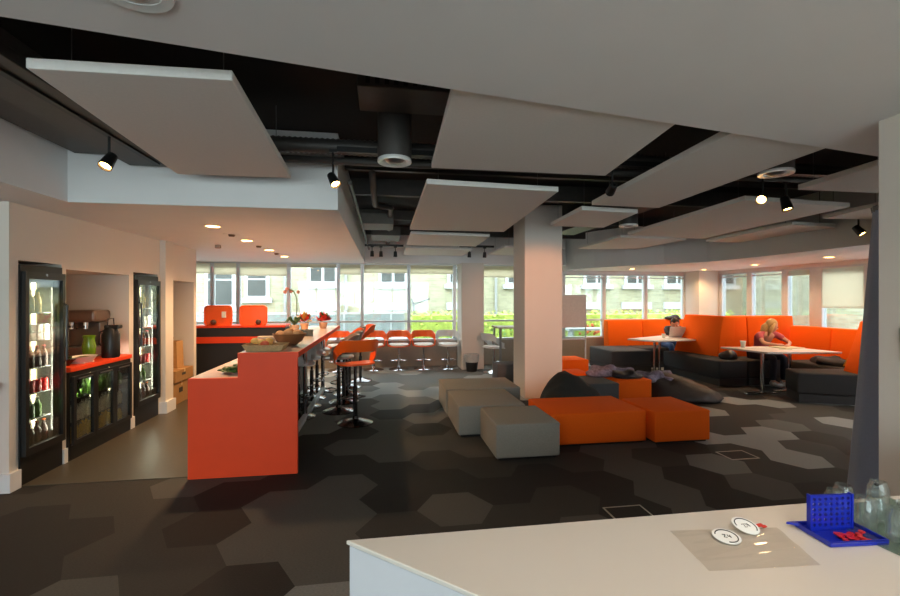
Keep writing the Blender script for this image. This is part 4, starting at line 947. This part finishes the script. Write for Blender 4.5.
for c, lab in (((3.45, 3.86), 'recessed floor box on the carpet right of the orange seats'), ((1.75, 2.93), 'recessed floor box just beyond the white counter')):
    t = thing('floor_box', lab, 'floor box', (c[0], c[1], 0))
    b = B(); a, d, e = .15, .11, .012
    b.box(-a, a, -d, -d + e, .001, .005).box(-a, a, d - e, d, .001, .005).box(-a, -a + e, -d + e, d - e, .001, .005).box(a - e, a, -d + e, d - e, .001, .005); b.build('rim', M('worn steel trim', (170, 165, 155), .4, .5), t)
    B().box(-a + e, a - e, -d + e, d - e, .0005, .004).build('lid', cm[0], t)

# ------------------------------------------------------------------ near counter and what lies on it
CT = .9
t = thing('front_counter', 'large cream-topped white counter filling the lower right foreground', 'counter', (0, 0, 0))
cp = [(-.098, 1.21), (2.575, 1.21), (2.575, .25), (.98, .25)]
B().prism(cp, CT - .012, CT, bev=.002, seg=1).build('worktop', counterT, t)
B().prism([(-.088, 1.203), (2.57, 1.203), (2.57, .255), (.98, .255)], 0.001, CT - .0125).build('body', counterS, t)
# four-in-a-row game
blue = M('royal blue plastic', (16, 36, 160), .3, coat=.2)
GX, GY = 1.232, 1.035
t = thing('board_game', 'blue four-in-a-row game with a holed upright board', 'board game', (GX, GY, CT + .0005), math.radians(-4)); t.scale = (.64, .64, .63)
# upright board with round holes : 7 x 6
b = B(); cw, ch = .0265, .0225; n = 12
for i in range(7):
    for j in range(6):
        cx, cz = (i - 3) * cw, .02 + (j + .5) * ch; r = .0082
        for y in (-.006, .006):
            outer = []; inner = []
            for k in range(n):
                a = 2 * PI * k / n + PI / 4; c_, s_ = math.cos(a), math.sin(a); q = max(abs(c_), abs(s_))
                outer.append(b.bm.verts.new((cx + c_ / q * cw / 2, y, cz + s_ / q * ch / 2))); inner.append(b.bm.verts.new((cx + c_ * r, y, cz + s_ * r)))
            for k in range(n): l = (k + 1) % n; b.bm.faces.new([outer[k], outer[l], inner[l], inner[k]])
            if y < 0: prev = inner
            else:
                for k in range(n): l = (k + 1) % n; b.bm.faces.new([prev[k], prev[l], inner[l], inner[k]])
hw = 3.5 * cw
b.box(-hw - .008, -hw, -.01, .01, .0, .165).box(hw, hw + .008, -.01, .01, 0, .165).box(-hw, hw, -.008, .008, .0, .02).box(-hw, hw, -.0065, -.0045, .155, .16).box(-hw, hw, .0045, .0065, .155, .16)
b.build('upright_board', blue, t).location = (.0, .03, 0)
b = B(); x0, x1, y0, y1 = -.085, .135, -.085, .075
b.box(x0 - .03, x1 + .0, y0, y1, 0, .006)
b.grid(lambda u, v: ((x0 - .03 + (x1 - x0 + .03) * u, y0 - .012 * v, .004 + .018 * v), (0, -.0, 0)), 2, 1)
b.box(x0 - .035, x1 + .005, y0 - .006, y0, 0, .022, bev=.002).box(x0 - .035, x1 + .005, y1, y1 + .006, 0, .022, bev=.002).box(x1, x1 + .006, y0, y1, 0, .022, bev=.002).box(x0 - .036, x0 - .03, y0, y1, 0, .022, bev=.002)
b.prism([(x0 - .036, y1 - .02), (x0 - .036, y1 + .006), (x0 - .075, y1 + .004)], .012, .022)
b.build('tray', blue, t)
red = M('red plastic counters', (190, 30, 34), .35)
rp = None
for i in range(22):
    c = (random.uniform(-.02, .075), random.uniform(-.048, -.012), CT + .006 + .003 * (i % 3))
    R_ = Matrix.Rotation(math.radians(-4), 3, 'Z'); c = R_ @ Vector((c[0], c[1], 0)) + Vector((GX, GY, c[2]))
    if rp is None: rp = tag(B().lathe([(0, 0), (.0075, 0), (.0078, .0015), (.0075, .003), (.005, .003), (.004, .002), (0, .002)], n=14).build('game_counter', red, None, True, loc=c), 'red playing disc lying in the blue game tray', 'game piece', 'red playing discs in the tray')
    else: dup(rp, c)
# clear plastic sheet with two paper discs
filmm = glass('clear plastic film', (246, 243, 238), .1, .1, .3)
b = B()
P4 = [(.79, 1.12), (1.10, 1.09), (1.05, .92), (.765, .94)]
def ff(u, v):
    a, c_, d, e = [Vector(p) for p in P4]; p = a.lerp(c_, u).lerp(e.lerp(d, u), v)
    return ((p.x, p.y, CT + .0015 + .0025 * abs(math.sin(u * 3 + v * 9)) * (math.sin(v * 6.0 + u) ** 2)), (0, 0, 0))
b.grid(ff, 30, 20)
tag(b.build('plastic_sheet', filmm, None, 'all'), 'creased clear plastic sleeve lying on the cream counter', 'plastic sleeve')
ink = M('black ink', (30, 32, 30), .6); wribbon = M('red ribbon', (206, 52, 40), .5)
for k, (x, y, lab, rz) in enumerate(((1.005, 1.095, 'white oval badge with a red tab, resting on the plastic sleeve', .2), (.915, 1.06, 'white oval badge left of the red-tabbed one', -.3))):
    t = thing('paper_badge', lab, 'badge', (x, y, CT + (.0115 if k == 0 else .0075)), rz); t.rotation_euler = (math.radians(13 if k == 0 else 5), 0, rz)
    B().lathe([(0, 0), (.034, 0), (.034, .0012), (0, .0012)], n=36).build('disc', paper, t)
    b = B()
    for i in range(26): pass
    pts = [(.027 * math.cos(a), .027 * math.sin(a), .0016) for a in [2.9 - i * .16 for i in range(26 if k == 0 else 30)]]
    b.tube(pts, .0014, 6)
    b.tube([(-.009, .006, .0014), (-.001, .006, .0014), (-.008, -.006, .0014), (0, -.006, .0014)], .0011, 5).tube([(.004, .006, .0014), (.004, -.001, .0014), (.011, -.001, .0014)], .0011, 5).tube([(.009, .005, .0014), (.009, -.007, .0014)], .0011, 5)
    b.build('printed_mark', ink, t)
    if k == 0: B().box(.03, .055, -.014, -.004, -.001, .001).box(.045, .06, -.02, -.012, -.001, .001).build('red_tab', wribbon, t)
# glass tray and jars
t0 = tag(B().prism([(1.275, 1.03), (1.30, 1.16), (1.62, 1.19), (1.62, .78), (1.30, .80)], CT + .0005, CT + .006, bev=.001, seg=1).build('glass_tray', glass('green tinted glass', (214, 226, 220), .1, .04, .3)), 'green-tinted glass slab under the clear jars', 'glass tray')
jarm = glass('jar glass', (244, 247, 246), .08, .03, .3)
def jar(x, y, h, r, lab, stopper=False, z=CT + .0065):
    t = thing('glass_jar', lab, 'glass jar', (x, y, z), group='clear glass jars')
    B().lathe([(0, .002), (r * .9, 0), (r, .006), (r, h * .78), (r * .8, h * .9), (r * .78, h), (r * .7, h), (r * .72, h * .9), (r * .92, h * .77), (r * .92, .012), (0, .008)], n=24).build('jar_body', jarm, t, True)
    if stopper:
        B().lathe([(0, h), (r * .85, h), (r * .9, h + .006), (r * .4, h + .016), (.006, h + .02), (.006, h + .03), (.011, h + .036), (0, h + .047)], n=18).build('lid', jarm, t, True)
        B().ball((0, 0, h + .034), .006, n=8).build('dark_knob', blackP, t, True)
    return t
jar(1.325, 1.12, .075, .024, 'clear jar at the back left of the glass slab, behind the game'); jar(1.375, 1.135, .08, .026, 'clear jar right of the back left one on the glass slab')
jar(1.34, 1.045, .085, .025, 'clear jar at the front left of the glass slab', False); jar(1.355, .975, .085, .028, 'clear jar at the front of the glass slab by the picture edge')
jar(1.415, 1.075, .07, .026, 'clear stoppered jar with a dark knob, left of two', True); jar(1.43, 1.01, .07, .027, 'clear stoppered jar with a dark knob, right of two', True)
jar(1.48, 1.12, .09, .026, 'clear jar at the back right of the glass slab')
